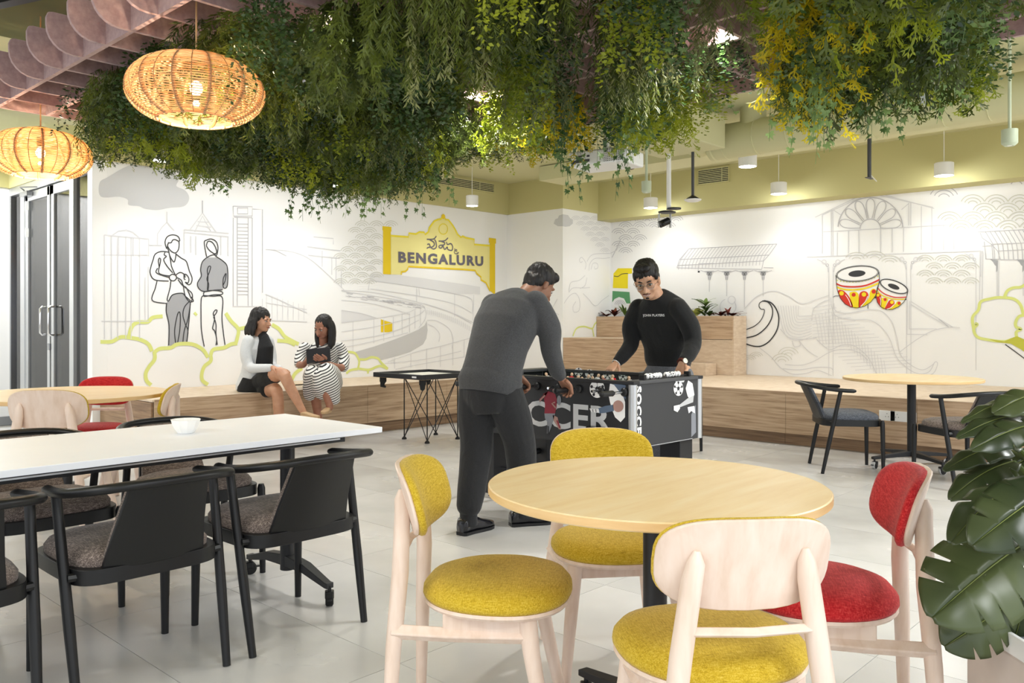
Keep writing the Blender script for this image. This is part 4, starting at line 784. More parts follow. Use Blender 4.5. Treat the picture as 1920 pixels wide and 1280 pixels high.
for k, p in enumerate(GRID_LIGHTS):
    t = thing('spotlight', ['bright spotlight in the baffle grid above the football table', 'bright spotlight in the grid at the top right, behind ivy', 'spotlight behind foliage right of the near pendant lamp', 'spotlight above the foreground round table, out of the frame', 'spotlight in the grid above the white table', 'spotlight in the grid above the far right foliage'][k], 'lamp', (p[0], p[1], 2.735))
    MB().lathe([(.035, 0), (.045, -.004), (.048, .0), (.048, .09), (.001, .09)], 24).obj('housing', 'white_gloss', t); MB().tube([(0, 0, .09), (0, 0, ZC-2.735)], .006, 8).obj('drop_rod', 'black', t); MB().lathe([(.001, -.006), (.034, -.005), (.034, -.001), (.001, -.001)], 20).obj('lens', 'lens_glow', t)
# ================================================================ rattan pendant lamps
leafmat('rattan', 'EBC592', 'F8E2BC', .6, .6); mat('rattan_dark', 'B08A62', .7)
def rattan_lamp(label, loc):
    t = thing('pendant_lamp', label, 'lamp', loc, 0, 'rattan pendant lamps')
    R_ = .325
    def pr(a): # profile: a from top (0) to bottom (1)
        th = radians(-12+0)+a*radians(180)
        ang = radians(22)+a*radians(138)
        return (.105+.20*sin(ang), .148*cos(ang)*(1 if ang < pi/2 else .95))
    N_ = 34
    for k in range(N_):
        r, z = pr(k/(N_-1)); rr_ = random.Random(k)
        pts = [((r+.0015*sin(j*2.3+k))*cos(2*pi*j/60), (r+.0015*sin(j*2.3+k))*sin(2*pi*j/60), z+.0012*sin(j*1.7+k*2)) for j in range(61)]
        MB().tube(pts, .0033, 5, cap=False).obj('cane_hoop', 'rattan', t)
    for j in range(24):
        a = 2*pi*j/24; pts = [((pr(q/14)[0]+.003)*cos(a), (pr(q/14)[0]+.003)*sin(a), pr(q/14)[1]) for q in range(15)]
        MB().tube(pts, .0022, 5).obj('cane_rib', 'rattan_dark', t)
    for j in range(12):
        a = 2*pi*(j+.5)/12; pts = [((pr(q/14)[0]-.012)*cos(a), (pr(q/14)[0]-.012)*sin(a), pr(q/14)[1]) for q in range(15)]
        MB().tube(pts, .0085, 6).obj('frame_rib', 'rattan_dark', t)
    r0, z0 = pr(0); r1, z1 = pr(1)
    tr = MB()
    for k in range(7): q = r0*(1-k/8)+.03*k/8; tr.tube([(q*cos(2*pi*j/40), q*sin(2*pi*j/40), z0+.005*k) for j in range(41)], .004, 5, cap=False)
    tr.obj('top_coil', 'rattan', t)['kind'] = 'stuff'
    nk = MB()
    for k in range(5): nk.tube([((.062-.004*k)*cos(2*pi*j/30), (.062-.004*k)*sin(2*pi*j/30), z0+.006+.0075*k) for j in range(31)], .005, 5, cap=False)
    nk.obj('woven_neck', 'rattan_dark', t)['kind'] = 'stuff'
    MB().tube([(r1*cos(2*pi*j/50), r1*sin(2*pi*j/50), z1) for j in range(51)], .005, 6, cap=False).obj('mouth_ring', 'rattan', t)
    MB().tube([(0, 0, z0+.03), (0, 0, .5 if loc[2] > 2.1 else .5)], .0045, 8).obj('cord', 'rattan', t)
    MB().tube([(0, 0, .5), (0, 0, ZC-loc[2]-.01)], .0045, 8).obj('cord', 'rattan', t)
    MB().lathe([(.001, .05), (.022, .05), (.022, .12), (.001, .12)], 16).obj('socket', 'black', t)
    MB().ell((0, 0, .015), (.028, .028, .034), 16, 10).obj('bulb', 'bulb', t)
    light('pendant_bulb_light', 'POINT', (loc[0], loc[1], loc[2]-.055), 17, (1, .80, .55), .014).visible_camera = True
    return t
L1 = ondep(368, 172, 3.88); L2 = ondep(76, 291, 5.43)
rattan_lamp('large woven rattan lamp glowing above the white table', tuple(L1)); rattan_lamp('woven rattan lamp glowing above the far round table at the left', tuple(L2))
# ================================================================ hanging artificial foliage
leafmat('leaf_olive', '35421A', '6F7D32', .42, .4); leafmat('leaf_dark', '213A1C', '4B6633', .35, .3); leafmat('leaf_lime', '6E8020', 'B4BE36', .4, .5)
leafmat('leaf_yellow', 'B8A40E', 'EBDA2A', .5, .55); leafmat('leaf_ivy', '3A5A2E', '92AE68', .35, .3); leafmat('leaf_grey', '667048', 'A2A66C', .5, .35); mat('stem', '3B3A1C', .7)
def leaf_quad(b, p, d, n_, l, w):
    s_ = d.cross(n_); s_ = s_.normalized()*w if s_.length > 1e-5 else Vector((w, 0, 0))
    b.add([p, p+d*l*.45+s_, p+d*l, p+d*l*.45-s_], [(0, 1, 2, 3)])
def rv(r): 
    v = Vector((r.uniform(-1, 1), r.uniform(-1, 1), r.uniform(-1, 1))); return v.normalized() if v.length > .01 else Vector((1, 0, 0))
def stems(r, n, L_, spread, droop=1.0):
    out = []
    for k in range(n):
        a = r.uniform(0, 2*pi); q = spread*sqrt(r.random()); l = L_*r.uniform(.55, 1.0)
        st = Vector((q*.5*cos(a), q*.5*sin(a), 0)); pts = []
        for i in range(9):
            t_ = i/8; pts.append(st+Vector((cos(a), sin(a), 0))*q*(t_**.6)*1.0+Vector((r.uniform(-.01, .01), r.uniform(-.01, .01), -l*t_)))
        out.append(pts)
    return out
def along(pts, t_):
    f = t_*(len(pts)-1); i = min(int(f), len(pts)-2); return pts[i].lerp(pts[i+1], f-i), (pts[i+1]-pts[i]).normalized()
def fern(seed, n=20, per=62, lf=.055, w=.0036, L_=.62, spread=.15):
    r = random.Random(seed); b = MB()
    for pts in stems(r, n, L_, spread):
        for k in range(per):
            t_ = .06+.94*k/per; p, d = along(pts, t_); s_ = rv(r); s_ = (s_-d*s_.dot(d)).normalized()
            dd = (s_*.75+d*.9+Vector((0, 0, -.25))).normalized(); leaf_quad(b, p, dd, rv(r), lf*(1.15-.5*t_)*r.uniform(.7, 1.2), w)
    return b
def antler(seed, n=15, L_=.62, spread=.15):
    r = random.Random(seed); b = MB()
    for pts in stems(r, n, L_, spread):
        for k in range(15):
            t_ = .08+.92*k/15; p, d = along(pts, t_); s_ = rv(r); s_ = (s_-d*s_.dot(d)).normalized(); dd = (s_*.6+d).normalized(); l = r.uniform(.05, .075)
            q = p+dd*l; nn = rv(r); leaf_quad(b, p, dd, nn, l*1.15, .0068)
            sd = dd.cross(nn).normalized() if dd.cross(nn).length > .01 else s_
            for sg in (-1, 1):
                e = (dd+sd*.75*sg).normalized(); leaf_quad(b, p+dd*l*.6, e, nn, l*.65, .0055); q2 = p+dd*l*.6+e*l*.42
                leaf_quad(b, q2, (e+sd*.7*sg).normalized(), nn, l*.36, .0042); leaf_quad(b, q2, (e-sd*.6*sg).normalized(), nn, l*.40, .0042)
            leaf_quad(b, q, (dd+sd*.5).normalized(), nn, l*.45, .005); leaf_quad(b, q, (dd-sd*.5).normalized(), nn, l*.45, .005)
    return b
def boxleaf(seed, n=22, per=46, L_=.6, spread=.13, lf=.030, w=.0085):
    r = random.Random(seed); b = MB()
    for pts in stems(r, n, L_, spread):
        for k in range(per):
            t_ = .05+.95*k/per; p, d = along(pts, t_); s_ = rv(r); s_ = (s_-d*s_.dot(d)).normalized(); p2 = p+s_*r.uniform(0, .022)
            leaf_quad(b, p2, (s_+d*.5+rv(r)*.4).normalized(), rv(r), lf*r.uniform(.7, 1.2), w)
    return b
IVY = [(0, 0), (.28, -.16), (.50, .02), (.30, .22), (.42, .52), (.14, .44), (0, 1.0), (-.14, .44), (-.42, .52), (-.30, .22), (-.50, .02), (-.28, -.16)]
def ivyleaf(b, p, d, n_, s_):
    x = d.cross(n_).normalized(); vs = [p+x*q[0]*s_+d*q[1]*s_+n_*(-.12*abs(q[0])*s_) for q in IVY]; vs.append(p+d*.25*s_+n_*.05*s_)
    b.add(vs, [(i, (i+1) % 12, 12) for i in range(12)])
def ivy(seed, n=5, per=15, L_=.75, spread=.10, sz=.042):
    r = random.Random(seed); b = MB()
    for pts in stems(r, n, L_, spread):
        b.tube(pts, .0012, 3)
        for k in range(per):
            t_ = .05+.95*k/per; p, d = along(pts, t_); s_ = rv(r); s_.z = 0; s_ = s_.normalized() if s_.length > .05 else Vector((1, 0, 0))
            nn = (s_+Vector((0, 0, .35))+rv(r)*.3).normalized(); dd = (Vector((0, 0, -1))+rv(r)*.45); dd = (dd-nn*dd.dot(nn)).normalized()
            ivyleaf(b, p+s_*r.uniform(.008, .03), dd, nn, sz*r.uniform(.6, 1.15))
    return b
def me_of(b, name, m):
    me = bpy.data.meshes.new(name); me.from_pydata([tuple(p) for p in b.v], [], b.f); me.update(); me.materials.append(M[m]); return me
K = {}
for nm, fn, m, lab in (('hanging_fern', fern, 'leaf_olive', 'drooping olive needle fern bunch'), ('hanging_antler_fern', antler, 'leaf_olive', 'drooping olive antler-tipped foliage bunch'),
                       ('hanging_boxwood', boxleaf, 'leaf_dark', 'dark small-leaved hanging bunch'), ('hanging_ivy', ivy, 'leaf_ivy', 'trailing green lobed ivy'),
                       ('hanging_lime_foliage', boxleaf, 'leaf_lime', 'bright lime small-leaved hanging bunch'), ('hanging_yellow_antler_fern', antler, 'leaf_yellow', 'yellow antler-tipped hanging bunch'),
                       ('hanging_grass', fern, 'leaf_grey', 'pale grey-green needle foliage bunch'), ('hanging_lime_fern', antler, 'leaf_lime', 'lime antler-tipped hanging bunch')):
    K[nm] = ([me_of(fn(s_*7+len(nm)), nm, m) for s_ in range(2)], lab)
SIL = [(-60, 0), (140, 0), (150, 300), (200, 335), (240, 338), (285, 315), (330, 355), (400, 378), (470, 365), (520, 362), (545, 380), (560, 380), (640, 380), (650, 400), (700, 395), (735, 395), (760, 370), (780, 395), (835, 345), (860, 300), (900, 335), (935, 350), (950, 300), (975, 300), (1000, 345), (1015, 320), (1040, 300), (1065, 340), (1095, 285), (1130, 300), (1160, 340), (1190, 300), (1250, 318), (1280, 300), (1310, 285), (1340, 230), (1370, 240), (1400, 170), (1403, -60), (1434, -60), (1437, 200), (1460, 250), (1500, 255), (1530, 300), (1560, 250), (1610, 280), (1660, 290), (1700, 235), (1760, 260), (1790, 240), (1840, 240), (1868, 120), (1884, 60), (1890, -60), (2000, -60)]
def sil(x):
    for (a, ya), (b_, yb) in zip(SIL, SIL[1:]):
        if a <= x <= b_: return ya+(yb-ya)*(x-a)/(b_-a)
    return -60
GAPS = [(1066, 1112, 0, 250), (1282, 1312, 30, 120), (875, 912, 185, 235)]
pr_ = random.Random(11); cnt = {}
def zone(x, y):
    px, _, D = proj((x, y, 2.5))
    z = ['left of the near rattan lamp', 'behind the near rattan lamp', 'above the roof drawing', 'above the station name board', 'above the two standing men', 'around the projector', 'above the drum drawing'][sum(px > q for q in (300, 520, 720, 950, 1200, 1440))]
    return (', front rows, ' if D < 3.4 else ', middle rows, ' if D < 5 else ', back rows, ')+z
def place(nm, x, y, L_, zt=2.66):
    ms, lab = K[nm]; k = cnt.get(nm, 0); cnt[nm] = k+1
    o = bpy.data.objects.new(nm, ms[k % 2]); C.objects.link(o); o.location = (x, y, zt); o.rotation_euler = (0, 0, pr_.uniform(0, 6.28))
    base = .75 if 'ivy' in nm else .62
    w_ = .85+.3*pr_.random(); o.scale = (w_, w_, L_/base); z = zone(x, y); tag(o, lab+z, 'hanging plant', nm.replace('_', ' ')+' bunches'+z)
nx = 13; st = .213
for i in range(nx):
    for j in range(37):
        x = 1.98+st*i+pr_.uniform(-.05, .05); y = 6.05-st*j+pr_.uniform(-.05, .05)
        if x > 4.62: continue
        px, py, D = proj((x, y, 2.6))
        if D < 1.6 or px < 100 or px > 1960: continue
        if i < 2 and y < 3.25 and x < 2.1: continue
        L_ = pr_.uniform(.44, .62); s_ = min(sil(px-.05*F/D), sil(px+.05*F/D), sil(px+(.10*F/D if 1300 < px < 1434 else 0)), sil(px-(.10*F/D if 1434 < px < 1520 else 0)))
        bz = lambda l: proj((x, y, 2.66-l))[1]
        if bz(.62) < -15: continue
        if px < 1060 and pr_.random() < .12: L_ += .08
        while L_ > .16 and bz(L_) > s_: L_ -= .02
        L_ *= pr_.choice((1, 1, .95, .88, .8))
        if L_ <= .2: continue
        if any(g[0]-.07*F/D < px < g[1]+.07*F/D and py < g[3] and bz(L_) > g[2] for g in GAPS): continue
        q = pr_.random(); z_ = px
        if z_ > 1440: nm = 'hanging_lime_foliage' if px < 1500 and q < .7 else 'hanging_yellow_antler_fern' if px < 1560 and q < .35 else 'hanging_ivy' if q < .42 else 'hanging_antler_fern' if q < .75 else 'hanging_lime_fern' if q < .86 else 'hanging_boxwood'
        elif z_ > 900: nm = 'hanging_fern' if q < .22 else 'hanging_boxwood' if q < .40 else 'hanging_lime_foliage' if q < .58 else 'hanging_yellow_antler_fern' if q < .66 else 'hanging_lime_fern' if q < .78 else 'hanging_grass' if q < .88 else 'hanging_ivy'
        else: nm = 'hanging_fern' if q < .34 else 'hanging_boxwood' if q < .60 else 'hanging_antler_fern' if q < .80 else 'hanging_grass' if q < .86 else 'hanging_lime_foliage' if q < .92 else 'hanging_lime_fern'
        place(nm, x, y, L_)
# the single ivy trails that hang lowest, before the walls
for px, yb, D in ((565, 425, 6.6), (592, 428, 6.5), (618, 418, 6.7), (605, 400, 6.6), (662, 424, 6.4), (700, 418, 6.3), (712, 412, 6.2), (784, 422, 6.0), (826, 402, 5.9), (420, 378, 6.6), (447, 372, 6.5), (1058, 392, 5.0), (1064, 360, 4.9), (1150, 382, 4.6), (1165, 340, 4.5), (1512, 312, 3.7), (1500, 285, 3.8), (1530, 300, 3.75), (1612, 285, 3.9), (1660, 290, 3.9), (1725, 250, 3.8)):
    p = ondep(px, yb, D); place('hanging_ivy', p.x, p.y, 2.66-p.z)
print('foliage', cnt, sum(cnt.values()))
# ================================================================ table football
FX0, FX1, FY0, FY1, FZ0, FZ1 = 4.02, 4.77, 2.80, 4.15, .455, .84
fo = (4.395, 3.475, 0); fb = thing('football_table', 'black table football game with soccer lettering, between the two standing men', 'game table', fo)
def fbx(x0, x1, y0, y1, z0, z1, name, m, bev=.003, par=None): return MB().box(((x0+x1)/2-fo[0], (y0+y1)/2-fo[1], (z0+z1)/2), (x1-x0, y1-y0, z1-z0)).obj(name, m, par or fb, bevel=bev, smooth=False)
fbx(FX0, FX0+.03, FY0+.03, FY1-.03, FZ0, FZ1, 'long_side_panel', 'black_satin'); fbx(FX1-.03, FX1, FY0+.03, FY1-.03, FZ0, FZ1, 'long_side_panel', 'black_satin')
mat('fb_grey', '3A3B3E', .5)
fbx(FX0, FX1, FY0, FY0+.03, FZ0, FZ1, 'end_panel', 'fb_grey'); fbx(FX0, FX1, FY1-.03, FY1, FZ0, FZ1, 'end_panel', 'fb_grey')
for a in ((FX0-.012, FX0+.045, FY0-.012, FY1+.012), (FX1-.045, FX1+.012, FY0-.012, FY1+.012), (FX0+.045, FX1-.045, FY0-.012, FY0+.09), (FX0+.045, FX1-.045, FY1-.09, FY1+.012)): fbx(*a, FZ1-.006, FZ1+.014, 'top_rim', 'dark_grey' if a[3]-a[2] < .2 else 'black_satin', .004)
fbx(FX0+.03, FX1-.03, FY0+.03, FY1-.03, FZ0, FZ0+.01, 'bottom_board', 'black')
mat('pitch_green', '3C7A44', .5); fbx(FX0+.03, FX1-.03, FY0+.03, FY1-.03, .69, .70, 'playing_field', 'pitch_green')
pf = MB()
for y in (FY0+.1, (FY0+FY1)/2, FY1-.1): pf.box((0, y-fo[1], .7012), (.66, .008, .001))
pf.tube([(.1*cos(2*pi*k/30), .1*sin(2*pi*k/30), .7014) for k in range(31)], .003, 4, cap=False); pf.obj('field_lines', 'white_print', fb)['kind'] = 'stuff'
for x in (FX0-.004, FX1+.004):
    for y in (FY0-.004, FY1+.004):
        MB().tube([(x-fo[0]+(.016 if x < 4.4 else -.016), y-fo[1]+(.016 if y < 3.4 else -.016), FZ0), (x-fo[0]+(.016 if x < 4.4 else -.016), y-fo[1]+(.016 if y < 3.4 else -.016), FZ1-.006)], .026, 14).obj('corner_post', 'alu', fb)
for x in (FX0+.10, FX1-.10):
    for y in (FY0+.12, FY1-.12):
        l = fbx(x-.075, x+.075, y-.075, y+.075, .035, FZ0, 'leg', 'black_satin', .004)
        MB().lathe([(.001, 0), (.04, 0), (.042, .008), (.02, .02), (.012, .036), (.001, .036)], 20, (x-fo[0], y-fo[1], 0)).obj('levelling_foot', 'chrome', l)
for y in (FY0+.12, FY1-.12): MB().tube([(-.26, y-fo[1], .26), (.26, y-fo[1], .26)], .022, 14).obj('cross_tube', 'black', fb)
MB().tube([(-.27, -.5, .20), (-.27, .5, .20)], .014, 12).obj('cross_tube', 'chrome', fb)
mat('player_red', 'D0222C', .35); mat('player_white', 'ECECEC', .35); mat('skin_plastic', 'E3BFA0', .4)
rods_y = [2.86+.17*k for k in range(8)]
teams = [0, 1, 0, 1, 0, 1, 0, 0]; nums = [1, 2, 3, 5, 5, 3, 2, 1]
def figurine(m, par, x, y, tilt):
    Mx = Matrix.Translation((x, y, .79))@Matrix.Rotation(tilt, 4, 'X')
    b = MB().loft([[Vector((sx*a, sy*c, z)) for sx, sy in ((-1, -1), (1, -1), (1, 1), (-1, 1))] for z, a, c in ((-.09, .011, .013), (-.075, .011, .010), (-.03, .009, .008), (-.012, .012, .010), (.015, .017, .011), (.028, .015, .009))]).xf(Mx)
    o = b.obj('player', m, par, bevel=.003)
    MB().ell((0, 0, .042), (.010, .011, .013), 10, 8).xf(Mx).obj('player_head', 'skin_plastic', o); return o
for k, y in enumerate(rods_y):
    near = teams[k] == 0 or k == 7; yl = y-fo[1]
    r = MB().tube([(-.53 if near else -.47, yl, .79), (.47 if near else .53, yl, .79)], .008, 12).obj('rod', 'chrome', fb)
    s_ = -1 if near else 1
    MB().tube([(s_*.485, yl, .79), (s_*.50, yl, .79), (s_*.54, yl, .79), (s_*.60, yl, .79), (s_*.605, yl, .79)], [.012, .018, .016, .018, .008], 10).obj('handle', 'black', r)
    for q in (-1, 1): MB().lathe([(.009, 0), (.026, 0), (.026, .012), (.018, .02), (.009, .02)], 16, (q*.375, yl, .79), Matrix.Rotation(q*pi/2, 3, 'Y')).obj('rod_bushing', 'black', r)
    n = nums[k]
    for j in range(n):
        x = (j-(n-1)/2)*(.56/max(n, 2))*(1.0 if n > 1 else 0); figurine('player_red' if teams[k] else 'player_white', fb, x+.02*sin(k*2), yl, .5*sin(k*1.7+.6))
# score counter: a row of little football beads
sc = MB().box((.02, FY0+.035-fo[1], FZ1+.024), (.50, .012, .006)).obj('score_rail', 'black', fb)
for q in (-.23, .27): MB().box((q, FY0+.035-fo[1], FZ1+.028), (.022, .04, .034)).obj('score_bracket', 'black', fb, bevel=.003)
bd = MB().ell((0, 0, 0), (.018, .018, .018), 12, 8).mesh('score_bead', 'white_gloss'); sp = MB()
for d in ((-1, -.2, .3), (.2, -.3, 1), (.3, -1, -.2), (-.6, .1, -.8), (.8, -.5, -.3)): v = Vector(d).normalized(); sp.ell(v*.0145, (.006, .006, .006), 6, 4)
spm = sp.mesh('bead_spots', 'black')
for k in range(10):
    x = -.185+.034*k+(.04 if k > 4 else 0)
    o = bpy.data.objects.new('score_bead', bd); C.objects.link(o); o.parent = fb; o.location = (x, FY0+.035-fo[1], FZ1+.034); o.rotation_euler = (k, k*.7, 0)
    s2 = bpy.data.objects.new('bead_spots', spm); C.objects.link(s2); s2.parent = o
# printed graphics on the panels
mat('print_red', '8E1F33', .45); mat('print_skin', 'B08A80', .5); mat('print_grey', '8B8E96', .5); mat('print_blue', '5A6A80', .5); mat('print_dark', '2A2B30', .5)
class FM(Mural): pass
def ball(mu, c, rx, ry):
    mu.ellipse(c, rx, ry, 'white_print', fill=True, off=.003)
    for k in range(-1, 5):
        q = 0 if k < 0 else .78; a = radians(90+72*k+36); cc = (c[0]+rx*q*cos(a), c[1]+ry*q*sin(a)); s_ = .30 if k < 0 else .2
        mu.fill([(cc[0]+rx*s_*cos(radians(72*j-90)), cc[1]+ry*s_*sin(radians(72*j-90))) for j in range(5)], 'print_dark', .004)
        if k >= 0: mu.line([(c[0]+rx*.3*cos(a), c[1]+ry*.3*sin(a)), cc], 1.0, 'print_dark', off=.004)
A = Mural('x', FX0, fb); t8 = lambda pts: T(pts, 900, 660, 4.266)
ball(A, t8([(937, 293)])[0], 14, 17)
A.fill(t8([(505, 335), (545, 312), (600, 330), (615, 380), (612, 440), (600, 490), (515, 490), (520, 420)]), 'print_red'); A.fill(t8([(545, 312), (525, 325), (475, 375), (478, 400), (525, 350)]), 'print_red'); A.line(t8([(520, 345), (480, 385), (478, 395)]), 3, 'print_skin')
A.ellipse(t8([(598, 305)])[0], 4, 5.5, 'print_skin', fill=True); A.line(t8([(600, 400), (575, 410), (605, 445)]), 3, 'print_skin'); A.ellipse(t8([(632, 385)])[0], 4, 9, 'print_grey', fill=True)
A.fill(t8([(515, 490), (600, 490), (590, 530), (570, 600), (550, 650), (535, 650), (540, 560), (520, 530)]), 'print_grey'); A.fill(t8([(580, 500), (620, 520), (640, 600), (650, 620), (630, 615), (590, 550)]), 'print_skin'); A.line(t8([(545, 590), (545, 655)]), 3.5, 'print_dark'); A.line(t8([(615, 545), (640, 605)]), 3.5, 'print_red')
A.fill(t8([(1040, 250), (1100, 270), (1140, 330), (1160, 400), (1160, 520), (1125, 560), (1080, 520), (1060, 470), (1040, 400), (1028, 340)]), 'white_print'); A.fill(t8([(1060, 245), (1165, 265), (1165, 380), (1110, 310)]), 'print_blue', .0035)
A.ellipse(t8([(1105, 432)])[0], 10, 11, 'print_skin', fill=True, off=.004); A.fill(t8([(1065, 420), (1070, 470), (1000, 485), (950, 490), (945, 450), (1000, 430)]), 'print_blue', .004); A.fill(t8([(875, 450), (950, 455), (955, 485), (890, 480)]), 'white_print', .005)
for q in (900, 925): A.line(t8([(q, 455), (q+5, 480)]), 1.5, 'print_dark', off=.006)
A.done(fo)
a, b = onx(1148, 790, FX0), onx(990, 785, FX0); w4 = (b.y-a.y); zc = .615; wt_ = w4*6.15/4
lt = text_mesh('print_lettering', 'SOCCER', .2, 'silver_print', Matrix.Identity(4), fb, .005, 1.02)
vs = [v.co for v in lt.data.vertices]; x0, x1, y0, y1 = min(v.x for v in vs), max(v.x for v in vs), min(v.y for v in vs), max(v.y for v in vs)
lt.data.transform(Matrix.Translation((FX0-.0008-fo[0], a.y+wt_/2-fo[1], zc))@Matrix.Rotation(-pi/2, 4, 'Z')@Matrix.Rotation(pi/2, 4, 'X')@Matrix.Diagonal((wt_/(x1-x0), .165/(y1-y0), 1, 1))@Matrix.Translation((-(x0+x1)/2, -(y0+y1)/2, 0)))
B_ = Mural('y', FY0, fb)
ball(B_, t8([(1587, 290)])[0], 9, 14)
B_.fill(t8([(1560, 225), (1640, 218), (1630, 240), (1570, 245)]), 'white_print'); B_.fill(t8([(1665, 225), (1700, 250), (1715, 340), (1690, 400), (1660, 350), (1645, 290)]), 'white_print'); B_.fill(t8([(1660, 370), (1710, 345), (1705, 400), (1600, 440), (1590, 425)]), 'silver_print', .0035); B_.fill(t8([(1550, 430), (1595, 420), (1600, 450), (1580, 480), (1550, 465)]), 'white_print', .004); B_.fill(t8([(1660, 440), (1715, 430), (1720, 490), (1690, 470), (1670, 490)]), 'white_print'); B_.fill(t8([(1690, 500), (1725, 420), (1728, 640), (1690, 680)]), 'print_grey', .0015)
B_.line(t8([(1215, 775), (1700, 690)]), 1.0, 'silver_print')
B_.done(fo)
a = ony(1191.5, 724, FY0); b = ony(1202.5, 724, FY0); lt = text_mesh('print_lettering', 'SOCCER', .2, 'white_print', Matrix.Identity(4), fb, .010, 1.15)
vs = [v.co for v in lt.data.vertices]; x0, x1, y0, y1 = min(v.x for v in vs), max(v.x for v in vs), min(v.y for v in vs), max(v.y for v in vs)
lt.data.transform(Matrix.Translation(((a.x+b.x)/2-fo[0], FY0-.002-fo[1], .655))@Matrix.Rotation(pi/2, 4, 'X')@Matrix.Rotation(-pi/2, 4, 'Z')@Matrix.Diagonal((.34/(x1-x0), (b.x-a.x)*.95/(y1-y0), 1, 1))@Matrix.Translation((-(x0+x1)/2, -(y0+y1)/2, 0)))
IN = Mural('x', FX1-.031, fb)
for px, py in ((1085, 697), (1105, 700), (1139, 703), (1168, 706)): ball(IN, (px, py), 8, 8)
IN.done(fo)
MB().loft([[Vector((FX0-fo[0]-d, y, z)) for y, z in ((-.42+q*.07, .52), (-.42+q*.06, .575), (-.42-q*.06, .575), (-.42-q*.07, .52))] for d, q in ((0, 1), (.03, .9), (.06, .8))]).obj('ball_return_cup', 'black_gloss', fb, bevel=.005)
# ================================================================ people
def skinmat(name, c1, c2):
    m, N, L, b = nt(name); f = noise_tex(N, L, 14, detail=3); L.new(ramp(N, L, f, [(.3, c1), (.7, c2)]), b.inputs['Base Color']); b.inputs['Roughness'].default_value = .5
    b.inputs['Subsurface Weight'].default_value = .08; b.inputs['Subsurface Radius'].default_value = (.01, .004, .002); M[name] = m
skinmat('skin_a', '8A5E46', '9C7058'); skinmat('skin_b', 'C99878', 'D8AC8E'); skinmat('skin_c', 'BE8A6C', 'CF9E80'); skinmat('skin_d', '9E6A54', 'B27E66')
def cloth(name, c1, c2, sc=7, bs=.35, bd=.02, rough=.9):
    m, N, L, b = nt(name); f = noise_tex(N, L, 160, detail=2); L.new(ramp(N, L, f, [(.3, c1), (.7, c2)]), b.inputs['Base Color']); b.inputs['Roughness'].default_value = rough; b.inputs['Sheen Weight'].default_value = .12
    g = noise_tex(N, L, sc, (1, 1, .55), 3, .5, dist=1.2); bump(N, L, b, g, bs, bd); M[name] = m
cloth('charcoal_knit', '37383A', '444547', 6, .3); cloth('black_trouser', '17181A', '1E1F22', 9, .4); cloth('black_sweat', '0F1011', '17181A', 7, .5); cloth('grey_jean', '5C5E64', '7A7C82', 12, .3)
cloth('pale_blazer', 'D2D5D7', 'E0E2E3', 8, .4); cloth('black_dress', '0E0E10', '151517', 8, .3); mat('shoe_leather', '15151A', .25, coat=.3); mat('tan_shoe', 'C9A880', .4); mat('collar_white', 'E8E8EA', .7)
mat('lip', '8E4A42', .4); mat('eye_white', 'E6E2DE', .3); mat('eye_dark', '18100C', .2); mat('watch_face', 'E2DCCB', .2); mat('watch_strap', '5A2A20', .5); mat('tablet', '2B2B2F', .3)
def hairmat():
    m, N, L, b = nt('hair'); f = noise_tex(N, L, 60, (1, 1, .12), 4, .6); L.new(ramp(N, L, f, [(.35, '0C0A0A'), (.7, '241E1D')]), b.inputs['Base Color']); b.inputs['Roughness'].default_value = .52
    bump(N, L, b, noise_tex(N, L, 130, (1, 1, .10), 3), .6, .006); M['hair'] = m
hairmat()
def stripemat():
    m, N, L, b = nt('striped_dress'); t = N.new('ShaderNodeTexCoord'); mp = N.new('ShaderNodeMapping'); mp.inputs['Rotation'].default_value = (0, radians(28), 0)
    w = N.new('ShaderNodeTexWave'); w.bands_direction = 'Z'; w.inputs['Scale'].default_value = 14.0; w.inputs['Distortion'].default_value = .8; w.inputs['Detail'].default_value = 1; w.inputs['Detail Scale'].default_value = .35
    L.new(t.outputs['Object'], mp.inputs[0]); L.new(mp.outputs[0], w.inputs[0]); L.new(ramp(N, L, w.outputs[0], [(.0, '17171A'), (.22, '17171A'), (.34, 'ECEAE6'), (1, 'ECEAE6')]), b.inputs['Base Color']); b.inputs['Roughness'].default_value = .85; M['striped_dress'] = m
stripemat()
def sweep(b, pts, rs, n=16, k=4):
    P = cr(pts, k); m = len(pts)-1; R = []
    for i in range(len(P)):
        f = i/k; a = min(int(f), m-1); t_ = f-a; t_ = t_*t_*(3-2*t_); R.append(rs[a]*(1-t_)+rs[a+1]*t_)
    b.tube(P, R, n); b.ell(P[0], (R[0],)*3, n, 8); b.ell(P[-1], (R[-1],)*3, n, 8); return b
def torso(b, secs, right, n=28, p=2.4):
    rings = []; R = Vector(right).normalized()
    for i, (c, hw, hd) in enumerate(secs):
        c = Vector(c); d = (Vector(secs[min(i+1, len(secs)-1)][0])-Vector(secs[max(i-1, 0)][0])).normalized(); Fd = d.cross(R).normalized()
        rings.append([c+R*q[0]*hw+Fd*q[1]*hd for q in superell(1, 1, p, n)])
    return b.loft(rings)
